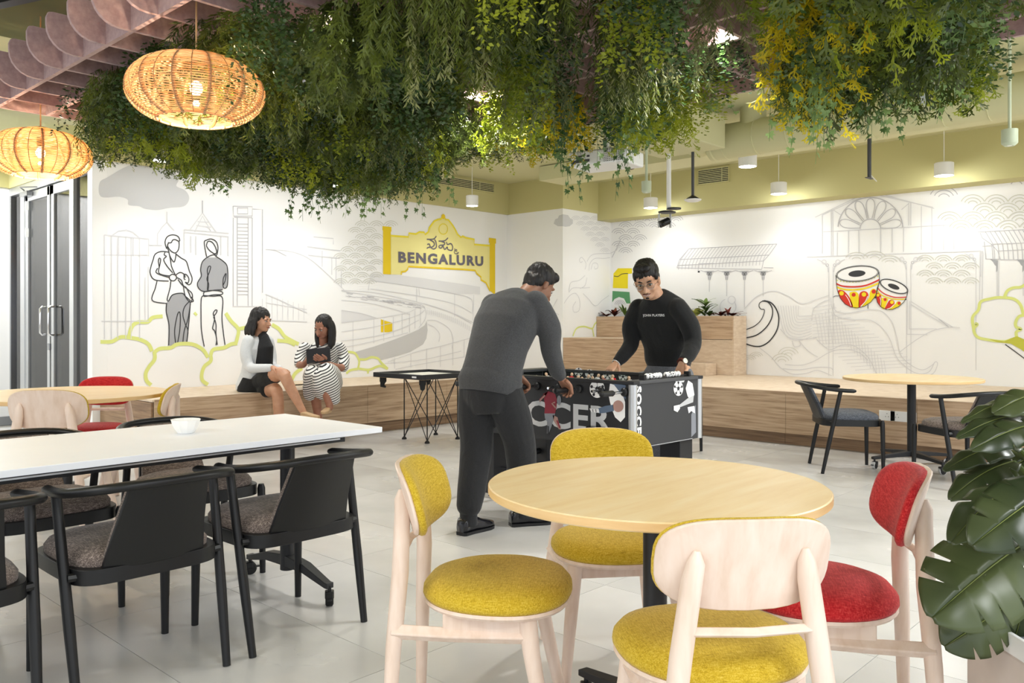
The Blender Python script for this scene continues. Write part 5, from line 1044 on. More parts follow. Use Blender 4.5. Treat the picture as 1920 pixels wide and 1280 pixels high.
def remesh(name, b, m, parent, off, vox=.007, sm=6, disp=0, fac=.5, extra=None):
    b.xf(Matrix.Translation(-Vector(off)))
    me = bpy.data.meshes.new(name); me.from_pydata([tuple(p) for p in b.v], [], b.f); me.update()
    bm = bmesh.new(); bm.from_mesh(me); bmesh.ops.recalc_face_normals(bm, faces=bm.faces); bm.to_mesh(me); bm.free()
    o = bpy.data.objects.new(name, me); C.objects.link(o)
    r = o.modifiers.new('r', 'REMESH'); r.mode = 'VOXEL'; r.voxel_size = vox
    s_ = o.modifiers.new('s', 'SMOOTH'); s_.iterations = sm; s_.factor = fac
    bpy.context.view_layer.update(); ev = o.evaluated_get(bpy.context.evaluated_depsgraph_get()); nm = bpy.data.meshes.new_from_object(ev); o.modifiers.clear(); o.data = nm; bpy.data.meshes.remove(me)
    if disp:
        for v in nm.vertices:
            q = v.co; k = noise.noise(Vector((q.x*38, q.y*38, q.z*9)))*.6+noise.noise(Vector((q.x*90, q.y*90, q.z*16)))*.4; v.co = q+v.normal*k*disp
    if extra:
        extra.xf(Matrix.Translation(-Vector(off))); bm = bmesh.new(); bm.from_mesh(nm); vs = [bm.verts.new(p) for p in extra.v]
        for f in extra.f: bm.faces.new([vs[i] for i in f])
        bmesh.ops.recalc_face_normals(bm, faces=bm.faces); bm.to_mesh(nm); bm.free()
    nm.shade_smooth(); nm.materials.clear(); nm.materials.append(M[m]); nm.name = name; o.parent = parent; return o
def head(b, c, O, s=1.0, fem=False):
    g = lambda p: Vector(c)+O@(Vector(p)*s)
    def e(p, r, n=20, m=14): b.ell(g(p), tuple(k*s for k in r), n, m, Mx=O)
    e((0, -.012, .035), (.074, .094, .086)); e((0, .028, -.02), (.062, .066, .088)); e((0, .048, -.078), (.040, .036, .032)); e((0, .02, -.062), (.056, .05, .04))
    for q in (-1, 1): e((q*.074, -.008, -.012), (.010, .020, .031), 12, 8); e((q*.036, .062, -.03), (.024, .024, .026)); e((q*.033, .076, .022), (.024, .016, .010))
    sweep(b, [g((0, .088, .012)), g((0, .100, -.012)), g((0, .112, -.032))], [.009*s, .010*s, .0135*s], 10, 2); e((-.012, .098, -.036), (.009, .010, .008), 8, 6); e((.012, .098, -.036), (.009, .010, .008), 8, 6)
    e((0, .088, -.060), (.022, .012, .010)); return g
def face(root, off, g, O, s=1, skin='skin_b', brow=.004, smile=.004):
    o = Vector(off)
    for q in (-1, 1):
        MB().ell(g((q*.031, .0795, .004))-o, (.0135*s, .009*s, .0062*s), 12, 8, Mx=O).obj('eye', 'eye_white', root); MB().ell(g((q*.031, .0885, .002))-o, (.0052*s, .003*s, .0052*s), 10, 6, Mx=O).obj('iris', 'eye_dark', root)
        MB().tube([g((q*.014, .093, .022))-o, g((q*.032, .091, .029))-o, g((q*.052, .078, .022))-o], [.003*s, brow*s, .0015*s], 6).obj('eyebrow', 'hair', root)
        MB().tube([g((q*.018, .0875, .007))-o, g((q*.031, .0905, .0115))-o, g((q*.045, .082, .006))-o], .0016*s, 5).obj('eyelid', 'eye_dark', root)
    MB().tube([g((-.026, .086, -.062+smile))-o, g((-.012, .0985, -.063))-o, g((0, .1005, -.063))-o, g((.012, .0985, -.063))-o, g((.026, .086, -.062+smile))-o], [.002*s, .0055*s, .0062*s, .0055*s, .002*s], 8, flat=.9).obj('lips', 'lip', root)
def hand(b, fx, wrist, d, n_, side, curl=.6, s=1.0, thumb_in=.3):
    d = Vector(d).normalized(); n_ = Vector(n_); n_ = (n_-d*n_.dot(d)).normalized(); t_ = d.cross(n_).normalized()*side; w = Vector(wrist)
    rings = []
    for q, hw, ht in ((-.01, .024, .020), (.02, .030, .018), (.055, .040, .015), (.085, .041, .013), (.095, .036, .010)): rings.append([w+d*q*s+t_*x*hw*s+n_*y*ht*s for x, y in superell(1, 1, 2.6, 16)])
    b.loft(rings)
    for k, (o_, l) in enumerate(((.031, .066), (.011, .075), (-.010, .070), (-.030, .054))):
        p = w+d*.082*s+t_*o_*s; a = 0; pts = [p-d*.015*s, p]
        for j, f in enumerate((.42, .32, .26)): a += curl*(.8+.1*k)*(1 if j else .7); dd = d*cos(a)+n_*sin(a); p = p+dd*l*f*s; pts.append(p)
        fx.tube(cr(pts, 3), [.0088*s]*9+[.0078*s]*3+[.005*s], 9)
    p = w+d*.02*s+t_*.026*s; e1 = (d*.65+t_*.65+n_*thumb_in).normalized(); e2 = (d*.9+t_*.15+n_*(thumb_in+.3)).normalized()
    fx.tube(cr([p, p+e1*.042*s, p+e1*.042*s+e2*.030*s, p+e1*.042*s+e2*.055*s], 3), [.013*s, .0125*s, .012*s, .011*s, .0105*s, .010*s, .0098*s, .009*s, .008*s, .005*s], 9)
def orient(fwd, pitch=0, roll=0):    # columns: right, forward, up ; pitch > 0 looks down
    f = Vector(fwd).normalized(); up = Vector((0, 0, 1)); r = f.cross(up).normalized(); up = r.cross(f)
    O = Matrix((r, f, up)).transposed(); return O@Matrix.Rotation(-pitch, 3, 'X')@Matrix.Rotation(roll, 3, 'Y')
def shoe(root, off, heel, toe, m, w=.045, h=.085, name='shoe', high=True):
    h0, t0 = Vector(heel), Vector(toe); d = (t0-h0); l = d.length; d.normalize(); r = d.cross(Vector((0, 0, 1))).normalized(); o = Vector(off); rings = []
    for q, hw, hh in ((0, .55, .62), (.06, .78, .82), (.2, .82, 1.0), (.38, .8, .86), (.55, .95, .62), (.75, 1.0, .46), (.92, .78, .36), (1.0, .35, .24)):
        c = h0+d*l*q; rings.append([c+r*x*hw*w+Vector((0, 0, 1))*(.012+max(0, (y+1)/2)*hh*h-(.0 if y > -1 else 0))-o for x, y in superell(1, 1, 3, 18)])
    s_ = MB().loft(rings).obj(name, m, root, ang=60)
    rings = []
    for q, hw in ((0, .6), (.05, .8), (.3, .78), (.55, .95), (.78, 1.03), (.93, .8), (1.01, .4)): c = h0+d*l*q-o; rings.append([c+r*hw*w+Vector((0, 0, .018)), c-r*hw*w+Vector((0, 0, .018)), c-r*hw*w*.95, c+r*hw*w*.95])
    MB().loft(rings).obj('sole', 'black' if m == 'shoe_leather' else m, s_)
V = Vector
# ---------------- man in charcoal sweatshirt, back to us
off = (3.46, 3.38, 0); P1 = thing('person', 'man in a charcoal sweatshirt and black trousers leaning over the football table, back to us', 'person', off)
O1 = orient((.92, -.12, 0), .62, 0); hc = V((3.865, 3.385, 1.425)); b = MB(); g = head(b, hc, O1, .98); fx = MB()
sweep(b, [V((3.70, 3.40, 1.31)), V((3.76, 3.395, 1.37)), V((3.83, 3.385, 1.42))], [.062, .056, .056])
torso(b, [((3.44, 3.38, .80), .13, .09), ((3.47, 3.38, 1.0), .13, .09), ((3.60, 3.39, 1.18), .15, .10), ((3.69, 3.40, 1.30), .14, .08)], (0, -1, 0))
RA = [V((3.67, 3.20, 1.30)), V((3.705, 3.175, 1.17)), V((3.735, 3.185, 1.04)), V((3.80, 3.195, .92)), V((3.845, 3.20, .865))]; LA = [V((3.67, 3.60, 1.29)), V((3.70, 3.67, 1.16)), V((3.73, 3.67, 1.03)), V((3.82, 3.60, .91)), V((3.86, 3.555, .865))]
for A_ in (RA, LA): sweep(b, A_, [.05, .045, .038, .032, .026])
for hp, kn, an in (((3.44, 3.47, .84), (3.39, 3.45, .48), (3.30, 3.42, .10)), ((3.45, 3.30, .84), (3.60, 3.30, .48), (3.66, 3.33, .10))): sweep(b, [V(hp), V(kn), V(an)], [.08, .055, .040])
hand(b, fx, RA[-1], (.55, 0, -.55), (-.25, 0, -.9), -1, .85); hand(b, fx, LA[-1], (.5, -.12, -.55), (-.25, 0, -.9), 1, .85)
remesh('body', b, 'skin_a', P1, off, .006, 3, extra=fx); face(P1, off, g, O1, .98)
b = MB(); torso(b, [((3.425, 3.38, .80), .175, .135), ((3.43, 3.38, .86), .192, .15), ((3.455, 3.38, .95), .178, .142), ((3.50, 3.385, 1.06), .185, .142), ((3.56, 3.39, 1.17), .208, .148), ((3.625, 3.395, 1.26), .215, .135), ((3.675, 3.40, 1.32), .17, .10), ((3.71, 3.40, 1.355), .085, .072)], (0, -1, 0))
sweep(b, [RA[0]+V((-.02, .03, .005))]+RA[1:4]+[RA[4]+V((-.01, 0, .02))], [.078, .072, .060, .050, .041]); sweep(b, [LA[0]+V((-.02, -.03, .005))]+LA[1:4]+[LA[4]+V((-.01, 0, .02))], [.078, .072, .060, .050, .041])
remesh('sweatshirt', b, 'charcoal_knit', P1, off, .0075, 10)
b = MB(); torso(b, [((3.418, 3.38, .785), .176, .140), ((3.422, 3.38, .80), .184, .147), ((3.43, 3.38, .865), .197, .156), ((3.434, 3.38, .872), .192, .150)], (0, -1, 0)); b.xf(Matrix.Translation(-V(off))).obj('hem_band', 'charcoal_knit', P1, ang=60)
b = MB(); b.tube([V((3.68, 3.33, 1.345)), V((3.665, 3.40, 1.365)), V((3.68, 3.47, 1.345)), V((3.73, 3.47, 1.325)), V((3.78, 3.40, 1.31)), V((3.73, 3.33, 1.325)), V((3.68, 3.33, 1.345))], .016, 10, flat=1.8).xf(Matrix.Translation(-V(off))).obj('collar', 'charcoal_knit', P1)
MB().tube([V((3.695, 3.34, 1.362)), V((3.68, 3.40, 1.385)), V((3.695, 3.46, 1.362)), V((3.74, 3.455, 1.345))], .010, 8, flat=1.6).xf(Matrix.Translation(-V(off))).obj('shirt_collar', 'collar_white', P1)
b = MB(); torso(b, [((3.44, 3.385, .70), .14, .13), ((3.425, 3.38, .78), .170, .14), ((3.42, 3.38, .86), .165, .13)], (0, -1, 0))
for hp, th, kn, sh, an in (((3.42, 3.465, .80), (3.40, 3.465, .66), (3.385, 3.45, .47), (3.335, 3.43, .28), (3.30, 3.42, .165)), ((3.45, 3.305, .80), (3.52, 3.295, .66), (3.595, 3.30, .48), (3.625, 3.315, .28), (3.64, 3.33, .165))):
    sweep(b, [V(hp), V(th), V(kn), V(sh), V(an)], [.118, .110, .094, .084, .074])
remesh('trousers', b, 'black_trouser', P1, off, .0075, 8)
shoe(P1, off, (3.235, 3.425, 0), (3.50, 3.44, 0), 'shoe_leather', .052, .105); shoe(P1, off, (3.585, 3.37, 0), (3.83, 3.24, 0), 'shoe_leather', .052, .105)
for x, y in ((3.295, 3.42), (3.645, 3.335)): MB().tube([(x-off[0], y-off[1], .05), (x-off[0], y-off[1], .19)], .050, 14).obj('sock', 'black_trouser', P1)
b = MB(); gg = lambda p: V(hc)+O1@(V(p)*.98)
b.ell(gg((0, -.022, .050)), (.083, .098, .086), 20, 14, Mx=O1); b.ell(gg((0, -.055, -.0)), (.076, .062, .072), 20, 14, Mx=O1); b.ell(gg((0, .045, .095)), (.062, .05, .035), 16, 10, Mx=O1); b.ell(gg((0, -.075, -.045)), (.055, .03, .04), 16, 10, Mx=O1)
remesh('hair', b, 'hair', P1, off, .005, 3, .008)
# ---------------- man in black sweatshirt, facing us
off = (5.22, 3.33, 0); P2 = thing('person', 'smiling man in a black sweatshirt, glasses and grey jeans behind the football table', 'person', off)
O2 = orient((-.86, -.42, 0), .42, .10); hc = V((4.925, 3.315, 1.487)); s2 = 1.09; b = MB(); fx = MB(); g = head(b, hc, O2, s2)
sweep(b, [V((5.06, 3.295, 1.32)), V((5.01, 3.30, 1.38)), V((4.96, 3.31, 1.45))], [.066, .060, .060])
torso(b, [((5.22, 3.33, .80), .14, .09), ((5.20, 3.33, 1.0), .14, .09), ((5.12, 3.31, 1.18), .16, .10), ((5.06, 3.30, 1.30), .15, .08)], (0, 1, 0))
RA = [V((5.05, 3.50, 1.30)), V((5.045, 3.535, 1.17)), V((5.02, 3.515, 1.045)), V((4.93, 3.52, .96)), V((4.86, 3.53, .905))]; LA = [V((5.05, 3.125, 1.29)), V((5.085, 3.075, 1.18)), V((5.10, 3.055, 1.06)), V((5.01, 3.03, .98)), V((4.925, 3.03, .925))]
for A_ in (RA, LA): sweep(b, A_, [.05, .046, .04, .034, .027])
for y in (3.43, 3.23): sweep(b, [V((5.22, y, .84)), V((5.20, y, .48)), V((5.24, y, .10)), V((5.19, y, .05))], [.08, .055, .042, .035])
hand(b, fx, RA[-1], (-.8, .05, -.5), (.2, 0, -1), 1, .6); hand(b, fx, LA[-1], (-.35, .02, -.8), (-.6, 0, -.3), -1, .5)
remesh('body', b, 'skin_b', P2, off, .0055, 2, extra=fx); face(P2, off, g, O2, s2, brow=.0055, smile=.008)
b = MB(); torso(b, [((5.225, 3.33, .865), .155, .115), ((5.225, 3.33, .93), .178, .135), ((5.20, 3.33, 1.03), .172, .128), ((5.155, 3.32, 1.14), .20, .135), ((5.105, 3.31, 1.24), .218, .130), ((5.065, 3.30, 1.32), .195, .105), ((5.03, 3.298, 1.37), .115, .085), ((5.01, 3.30, 1.395), .078, .070)], (0, 1, 0))
sweep(b, [RA[0]+V((.0, -.03, .0))]+RA[1:4]+[RA[4]+V((.02, 0, .015))], [.068, .066, .058, .050, .040]); sweep(b, [LA[0]+V((.0, .02, .0))]+LA[1:4]+[LA[4]+V((.02, 0, .015))], [.074, .070, .062, .053, .040])
remesh('sweatshirt', b, 'black_sweat', P2, off, .0075, 7)
b = MB(); torso(b, [((5.20, 3.33, .70), .15, .12), ((5.22, 3.33, .78), .172, .13), ((5.225, 3.33, .90), .158, .118)], (0, 1, 0))
for y, yk in ((3.425, 3.44), (3.235, 3.22)): sweep(b, [V((5.22, y, .80)), V((5.20, y, .64)), V((5.19, yk, .47)), V((5.22, yk, .28)), V((5.25, yk, .085))], [.105, .098, .076, .066, .062])
remesh('jeans', b, 'grey_jean', P2, off, .0075, 6)
shoe(P2, off, (5.31, 3.44, 0), (5.04, 3.46, 0), 'shoe_leather'); shoe(P2, off, (5.31, 3.22, 0), (5.04, 3.20, 0), 'shoe_leather')
b = MB(); gg = lambda p: V(hc)+O2@(V(p)*s2)
b.ell(gg((0, -.012, .066)), (.088, .104, .086), 20, 14, Mx=O2); b.ell(gg((0, -.05, .01)), (.084, .070, .08), 20, 14, Mx=O2); b.ell(gg((.008, .058, .108)), (.064, .042, .030), 20, 14, Mx=O2)
for x_ in (-1, 1): b.ell(gg((x_*.068, .02, .045)), (.016, .040, .040), 14, 10, Mx=O2)
remesh('hair', b, 'hair', P2, off, .005, 3, .013)
gl = MB(); o_ = V(off)
for q in (-1, 1):
    c = (q*.034, .106, .0); gl.tube([gg((c[0]+.024*cos(2*pi*k/24), c[1]-.006*abs(cos(2*pi*k/24)), c[2]+.020*sin(2*pi*k/24)))-o_ for k in range(25)], .0013, 6, cap=False); gl.tube([gg((q*.058, .100, .006))-o_, gg((q*.076, .07, .008))-o_, gg((q*.080, .0, .004))-o_], .0013, 6)
gl.tube([gg((-.010, .107, .004))-o_, gg((0, .110, .007))-o_, gg((.010, .107, .004))-o_], .0013, 6); gl.obj('glasses_frame', 'steel', P2)
for q in (-1, 1): MB().ell(gg((q*.034, .104, .0))-o_, (.023, .001, .019), 16, 8, Mx=O2).obj('glasses_lens', 'lens', P2)
b = MB(); b.tube([gg((-.022, .100, -.052))-o_, gg((-.008, .108, -.0485))-o_, gg((.008, .108, -.0485))-o_, gg((.022, .100, -.052))-o_], [.0018, .0028, .0028, .0018], 6); b.obj('moustache', 'hair', P2)
b = MB(); b.ell(gg((0, .084, -.088))-o_, (.013, .006, .007), 12, 8, Mx=O2); b.obj('goatee', 'hair', P2)
MB().tube([gg((-.02, .0985, -.0605))-o_, gg((0, .108, -.0625))-o_, gg((.02, .0985, -.0605))-o_], .0022, 6).obj('teeth', 'eye_white', P2)
c = V((4.918, 3.03, .925)); d = (LA[-1]-LA[-2]).normalized(); Q = d.to_track_quat('Z', 'Y').to_matrix()
MB().lathe([(.030, -.009), (.034, -.009), (.034, .009), (.030, .009)], 20, tuple(c-o_), Q).obj('watch_strap', 'watch_strap', P2); wn = (V((-.25, -.9, .35))-d*V((-.25, -.9, .35)).dot(d)).normalized(); MB().lathe([(.001, -.004), (.018, -.004), (.0185, .004), (.001, .005)], 20, tuple(c+wn*.034-o_), wn.to_track_quat('Z', 'Y').to_matrix()).obj('watch_face', 'watch_face', P2)
d = (RA[-1]-RA[-2]).normalized(); MB().tube([RA[-1]+d*.004+(d.to_track_quat('Z', 'Y').to_matrix()@V((cos(2*pi*k/20), sin(2*pi*k/20), 0)))*.032-o_ for k in range(21)], .003, 6, cap=False).obj('wristband', 'white_print', P2)
# chest lettering, pressed onto the cloth
from mathutils.bvhtree import BVHTree
sw = [c for c in P2.children if c.name.startswith('sweatshirt')][0]; bv = BVHTree.FromObject(sw, bpy.context.evaluated_depsgraph_get()) if False else BVHTree.FromPolygons([v.co for v in sw.data.vertices], [tuple(p.vertices) for p in sw.data.polygons])
ct = V((4.7, 3.345, 1.135)); dr = (ondep(1226, 591, 6)-V((0, 0, H))).normalized()
tx = text_mesh('chest_print', 'JOHN PLAYERS', .024, 'white_print', Matrix.Identity(4), P2, .0006, 1.05, ext=0)
c0 = ondep(1226, 591, 5.2); ax = V((.1, -1, .0)).normalized(); ay = V((-.3, 0, 1)).normalized()
for v in tx.data.vertices:
    p = c0+ax*v.co.x+ay*v.co.y-V(off); h_, n_, _, _ = bv.ray_cast(p, (ondep(1226, 591, 6)-V((0, 0, H))).normalized())
    v.co = (h_+n_*.0025) if h_ else p+V((1, 0, 0))

# ---------------- woman in a pale blazer
def seat_xy(px, D, z): return ondep(px, CY+(H-z)*F/D, D)
off = tuple(seat_xy(480, 8.25, ZB)); P3 = thing('person', 'woman in a pale grey blazer and black skirt sitting cross-legged on the bench', 'person', off)
def q(px, py, D): return ondep(px, py, D)
fw = W(1, -.35, 0); O3 = orient(fw, .12, .0); hc = q(490, 601, 8.22); b = MB(); fx = MB(); g = head(b, hc, O3, .95)
sweep(b, [q(486, 636, 8.24), q(487, 622, 8.24), q(488, 610, 8.24)], [.05, .045, .046]); rg = fw.cross(V((0, 0, 1))).normalized()
torso(b, [(q(478, 728, 8.26), .13, .10), (q(480, 700, 8.26), .11, .08), (q(482, 660, 8.25), .13, .085), (q(485, 638, 8.24), .10, .06)], rg)
RA = [q(466, 640, 8.12), q(461, 662, 8.08), q(468, 688, 8.05), q(490, 690, 7.98), q(512, 689, 7.90)]; LA = [q(502, 640, 8.40), q(508, 664, 8.42), q(510, 686, 8.35), q(516, 690, 8.2), q(526, 692, 8.05)]
for A_ in (RA, LA): sweep(b, A_, [.042, .038, .034, .028, .022])
hand(b, fx, RA[-1], q(540, 697, 7.86)-RA[-1], (0, 0, -1), -1, .25, .9); hand(b, fx, LA[-1], q(540, 696, 7.95)-LA[-1], (0, 0, -1), 1, .25, .9)
sweep(b, [q(482, 722, 8.2), q(508, 706, 8.02), q(530, 702, 7.86), q(546, 730, 7.84), q(563, 762, 7.84), q(570, 774, 7.83)], [.085, .078, .058, .050, .036, .030])
sweep(b, [q(486, 728, 8.3), q(505, 730, 8.1), q(519, 733, 7.93), q(523, 775, 7.94), q(527, 815, 7.95), q(528, 828, 7.95)], [.085, .075, .056, .050, .036, .030])
remesh('body', b, 'skin_c', P3, off, .006, 3, extra=fx); face(P3, off, g, O3, .95, smile=.006)
b = MB(); torso(b, [(q(474, 731, 8.28), .185, .135), (q(475, 722, 8.28), .185, .14), (q(479, 700, 8.27), .150, .12), (q(482, 676, 8.26), .145, .115), (q(483, 652, 8.25), .165, .110), (q(485, 636, 8.24), .12, .075), (q(486, 630, 8.24), .06, .055)], rg)
sweep(b, RA[:4]+[RA[4]-(RA[4]-RA[3])*.25], [.062, .056, .050, .042, .038]); sweep(b, LA[:4]+[LA[4]-(LA[4]-LA[3])*.25], [.062, .056, .050, .042, .038]); remesh('blazer', b, 'pale_blazer', P3, off, .007, 6)
fr = fw.normalized(); b = MB(); torso(b, [(q(493, 700, 8.15)+fr*.0, .045, .10), (q(494, 676, 8.15), .055, .10), (q(495, 652, 8.15), .055, .10), (q(492, 634, 8.19), .04, .07), (q(489, 626, 8.22), .03, .05)], rg); remesh('black_top', b, 'black_dress', P3, off, .007, 4)
b = MB(); torso(b, [(q(476, 735, 8.24), .17, .15), (q(478, 726, 8.24), .175, .15), (q(482, 708, 8.24), .15, .13)], rg); sweep(b, [q(482, 722, 8.2), q(502, 709, 8.06), q(514, 704, 7.98)], [.10, .092, .080]); sweep(b, [q(486, 728, 8.26), q(500, 728, 8.1)], [.10, .09]); remesh('skirt', b, 'black_dress', P3, off, .007, 4)
shoe(P3, off, tuple(q(566, 779, 7.83)), tuple(q(598, 784, 7.72)), 'tan_shoe', .036, .03); shoe(P3, off, tuple(V((*q(526, 836, 7.98)[:2], .0))), tuple(V((*q(545, 840, 7.80)[:2], .0))), 'tan_shoe', .036, .04)
b = MB(); gg = lambda p: V(hc)+O3@(V(p)*.95)
b.ell(gg((0, -.025, .052)), (.088, .098, .084), 20, 14, Mx=O3); b.ell(gg((0, -.065, -.01)), (.085, .07, .095), 20, 14, Mx=O3)
for k in range(26):
    a = radians(100+160*(k/25)+10) if True else 0; x, y = .080*sin(a*1.0-pi/2-.9+.0), 0
for k in range(22):
    a = radians(-105+210*k/21); x, y = .082*sin(a), -.03-.075*cos(a); rr_ = random.Random(k); sweep(b, [gg((x*.8, y*.8, .05)), gg((x*1.05, y*1.05, -.02)), gg((x*1.25, y*1.25, -.09)), gg((x*1.2+rr_.uniform(-.01, .01), y*1.25+rr_.uniform(-.01, .01), -.135-rr_.uniform(0, .02)))], [.02, .026, .026, .012], 8, 3)
remesh('hair', b, 'hair', P3, off, .006, 2, .014)
# ---------------- woman in a striped dress with a tablet
off = tuple(seat_xy(604, 8.78, ZB)); P4 = thing('person', 'woman with long dark hair in a striped dress holding a tablet on the bench', 'person', off)
fw = W(-.22, -1, 0); O4 = orient(W(-.50, -1, 0), .45, -.12); hc = q(606, 613, 8.58); b = MB(); fx = MB(); g = head(b, hc, O4, .97); rg = fw.cross(V((0, 0, 1))).normalized()
sweep(b, [q(606, 646, 8.66), q(606, 634, 8.64), q(606, 624, 8.62)], [.052, .046, .046])
torso(b, [(q(606, 724, 8.76), .14, .10), (q(606, 694, 8.74), .12, .09), (q(605, 664, 8.70), .14, .09), (q(605, 648, 8.68), .11, .06)], rg)
RA = [q(572, 652, 8.64), q(563, 668, 8.60), q(561, 682, 8.52), q(568, 684, 8.42), q(574, 678, 8.36)]; LA = [q(637, 652, 8.72), q(645, 670, 8.70), q(644, 688, 8.58), q(626, 686, 8.44), q(612, 680, 8.34)]
for A_ in (RA, LA): sweep(b, A_, [.05, .046, .040, .032, .025])
hand(b, fx, RA[-1], q(580, 664, 8.34)-RA[-1], q(600, 668, 8.42)-q(570, 668, 8.36), 1, .35, .95); hand(b, fx, LA[-1], q(594, 671, 8.27)-LA[-1], (fw*-1)+V((0, 0, .2)), -1, .12, 1.0, -.2)
sweep(b, [q(592, 724, 8.72), q(588, 712, 8.45), q(588, 708, 8.28), q(592, 745, 8.30), q(598, 790, 8.35), q(599, 806, 8.36)], [.09, .085, .062, .052, .036, .032])
sweep(b, [q(620, 724, 8.72), q(615, 706, 8.45), q(606, 702, 8.22), q(611, 730, 8.14), q(617, 756, 8.12), q(619, 764, 8.11)], [.09, .085, .062, .052, .036, .032])
remesh('body', b, 'skin_d', P4, off, .006, 3, extra=fx); face(P4, off, g, O4, .97, smile=.003)
b = MB(); torso(b, [(q(606, 728, 8.76), .20, .14), (q(606, 706, 8.76), .185, .135), (q(606, 690, 8.74), .150, .115), (q(605, 672, 8.71), .165, .125), (q(604, 656, 8.70), .175, .11), (q(605, 646, 8.68), .13, .075), (q(605, 641, 8.67), .07, .055)], rg)
sweep(b, RA[:3], [.060, .056, .050]); sweep(b, LA[:3], [.062, .058, .052])
sweep(b, [q(590, 718, 8.72), q(588, 706, 8.45), q(588, 702, 8.26), q(584, 722, 8.26), q(582, 738, 8.28)], [.115, .108, .088, .085, .072]); sweep(b, [q(622, 718, 8.72), q(620, 704, 8.45), q(612, 698, 8.22), q(620, 722, 8.16), q(627, 748, 8.16)], [.115, .108, .092, .090, .058]); sweep(b, [q(606, 722, 8.72), q(603, 706, 8.4), q(602, 716, 8.22), q(600, 734, 8.22)], [.10, .10, .09, .07]); sweep(b, [q(612, 712, 8.2), q(614, 730, 8.16), q(617, 744, 8.16)], [.08, .08, .05]); sweep(b, [q(600, 708, 8.16), q(602, 726, 8.13), q(604, 740, 8.15)], [.075, .075, .05])
remesh('dress', b, 'striped_dress', P4, off, .007, 5)
shoe(P4, off, tuple(q(617, 772, 8.14)), tuple(q(606, 776, 7.95)), 'tan_shoe', .038, .04); shoe(P4, off, tuple(V((*q(600, 812, 8.4)[:2], 0))), tuple(V((*q(596, 816, 8.2)[:2], 0))), 'tan_shoe', .038, .04)
b = MB(); gg = lambda p: V(hc)+O4@(V(p)*.97)
b.ell(gg((0, -.025, .050)), (.084, .095, .082), 20, 14, Mx=O4); b.ell(gg((0, -.06, -.01)), (.080, .065, .09), 20, 14, Mx=O4)
dn = lambda p, dz: gg(p)+V((0, 0, -dz))
for k in range(20):
    a = radians(-112+224*k/19); x, y = .080*sin(a), -.03-.070*cos(a); sweep(b, [gg((x*.85, y*.85, .055)), gg((x*1.08, y*1.05, -.01)), dn((x*1.15, y*1.1, -.02), .07), dn((x*1.1, y*1.1, -.02), .15), dn((x*1.0, y*1.1, -.02), .20)], [.02, .025, .026, .024, .010], 8, 3)
remesh('hair', b, 'hair', P4, off, .006, 2, .009)
tb = q(597, 666, 8.31); th_ = thing('tablet', 'dark tablet computer held by the woman in the striped dress', 'tablet', tuple(tb)); zn = (W(.05, -.55, 0)+V((0, 0, .75))).normalized(); xn = (W(1, 0, 0)+V((0, 0, .10))); xn = (xn-zn*xn.dot(zn)).normalized(); yn = zn.cross(xn)
zn2 = (W(.1, -1, 0)+V((0, 0, .0))).normalized(); xn = (W(1, .1, 0)+V((0, 0, .10))); xn = (xn-zn2*xn.dot(zn2)).normalized(); yn = zn2.cross(xn); th_.matrix_world = Matrix.Translation(tb)@Matrix((xn, yn, zn2)).transposed().to_4x4()@Matrix.Rotation(-.35, 4, 'X')
MB().box((0, 0, 0), (.235, .15, .008)).obj('tablet_body', 'tablet', th_, bevel=.003); MB().box((0, 0, -.0046), (.215, .135, .001)).obj('screen', 'black_gloss', th_); MB().lathe([(.001, .004), (.004, .004), (.004, .0055), (.001, .0055)], 12, (-.10, .06, 0)).obj('camera_lens', 'black_gloss', th_)
# a little object lying on the bench between the two women
p = onz(556, 722, ZB); ph = thing('smartphone', 'small dark phone lying on the bench between the two seated women', 'phone', (p.x, p.y, ZB)); MB().box((0, 0, .006), (.15, .08, .011)).obj('phone_body', 'black_gloss', ph, bevel=.003); MB().box((0, .0, .0125), (.14, .07, .001)).obj('screen', 'tan_shoe', ph)
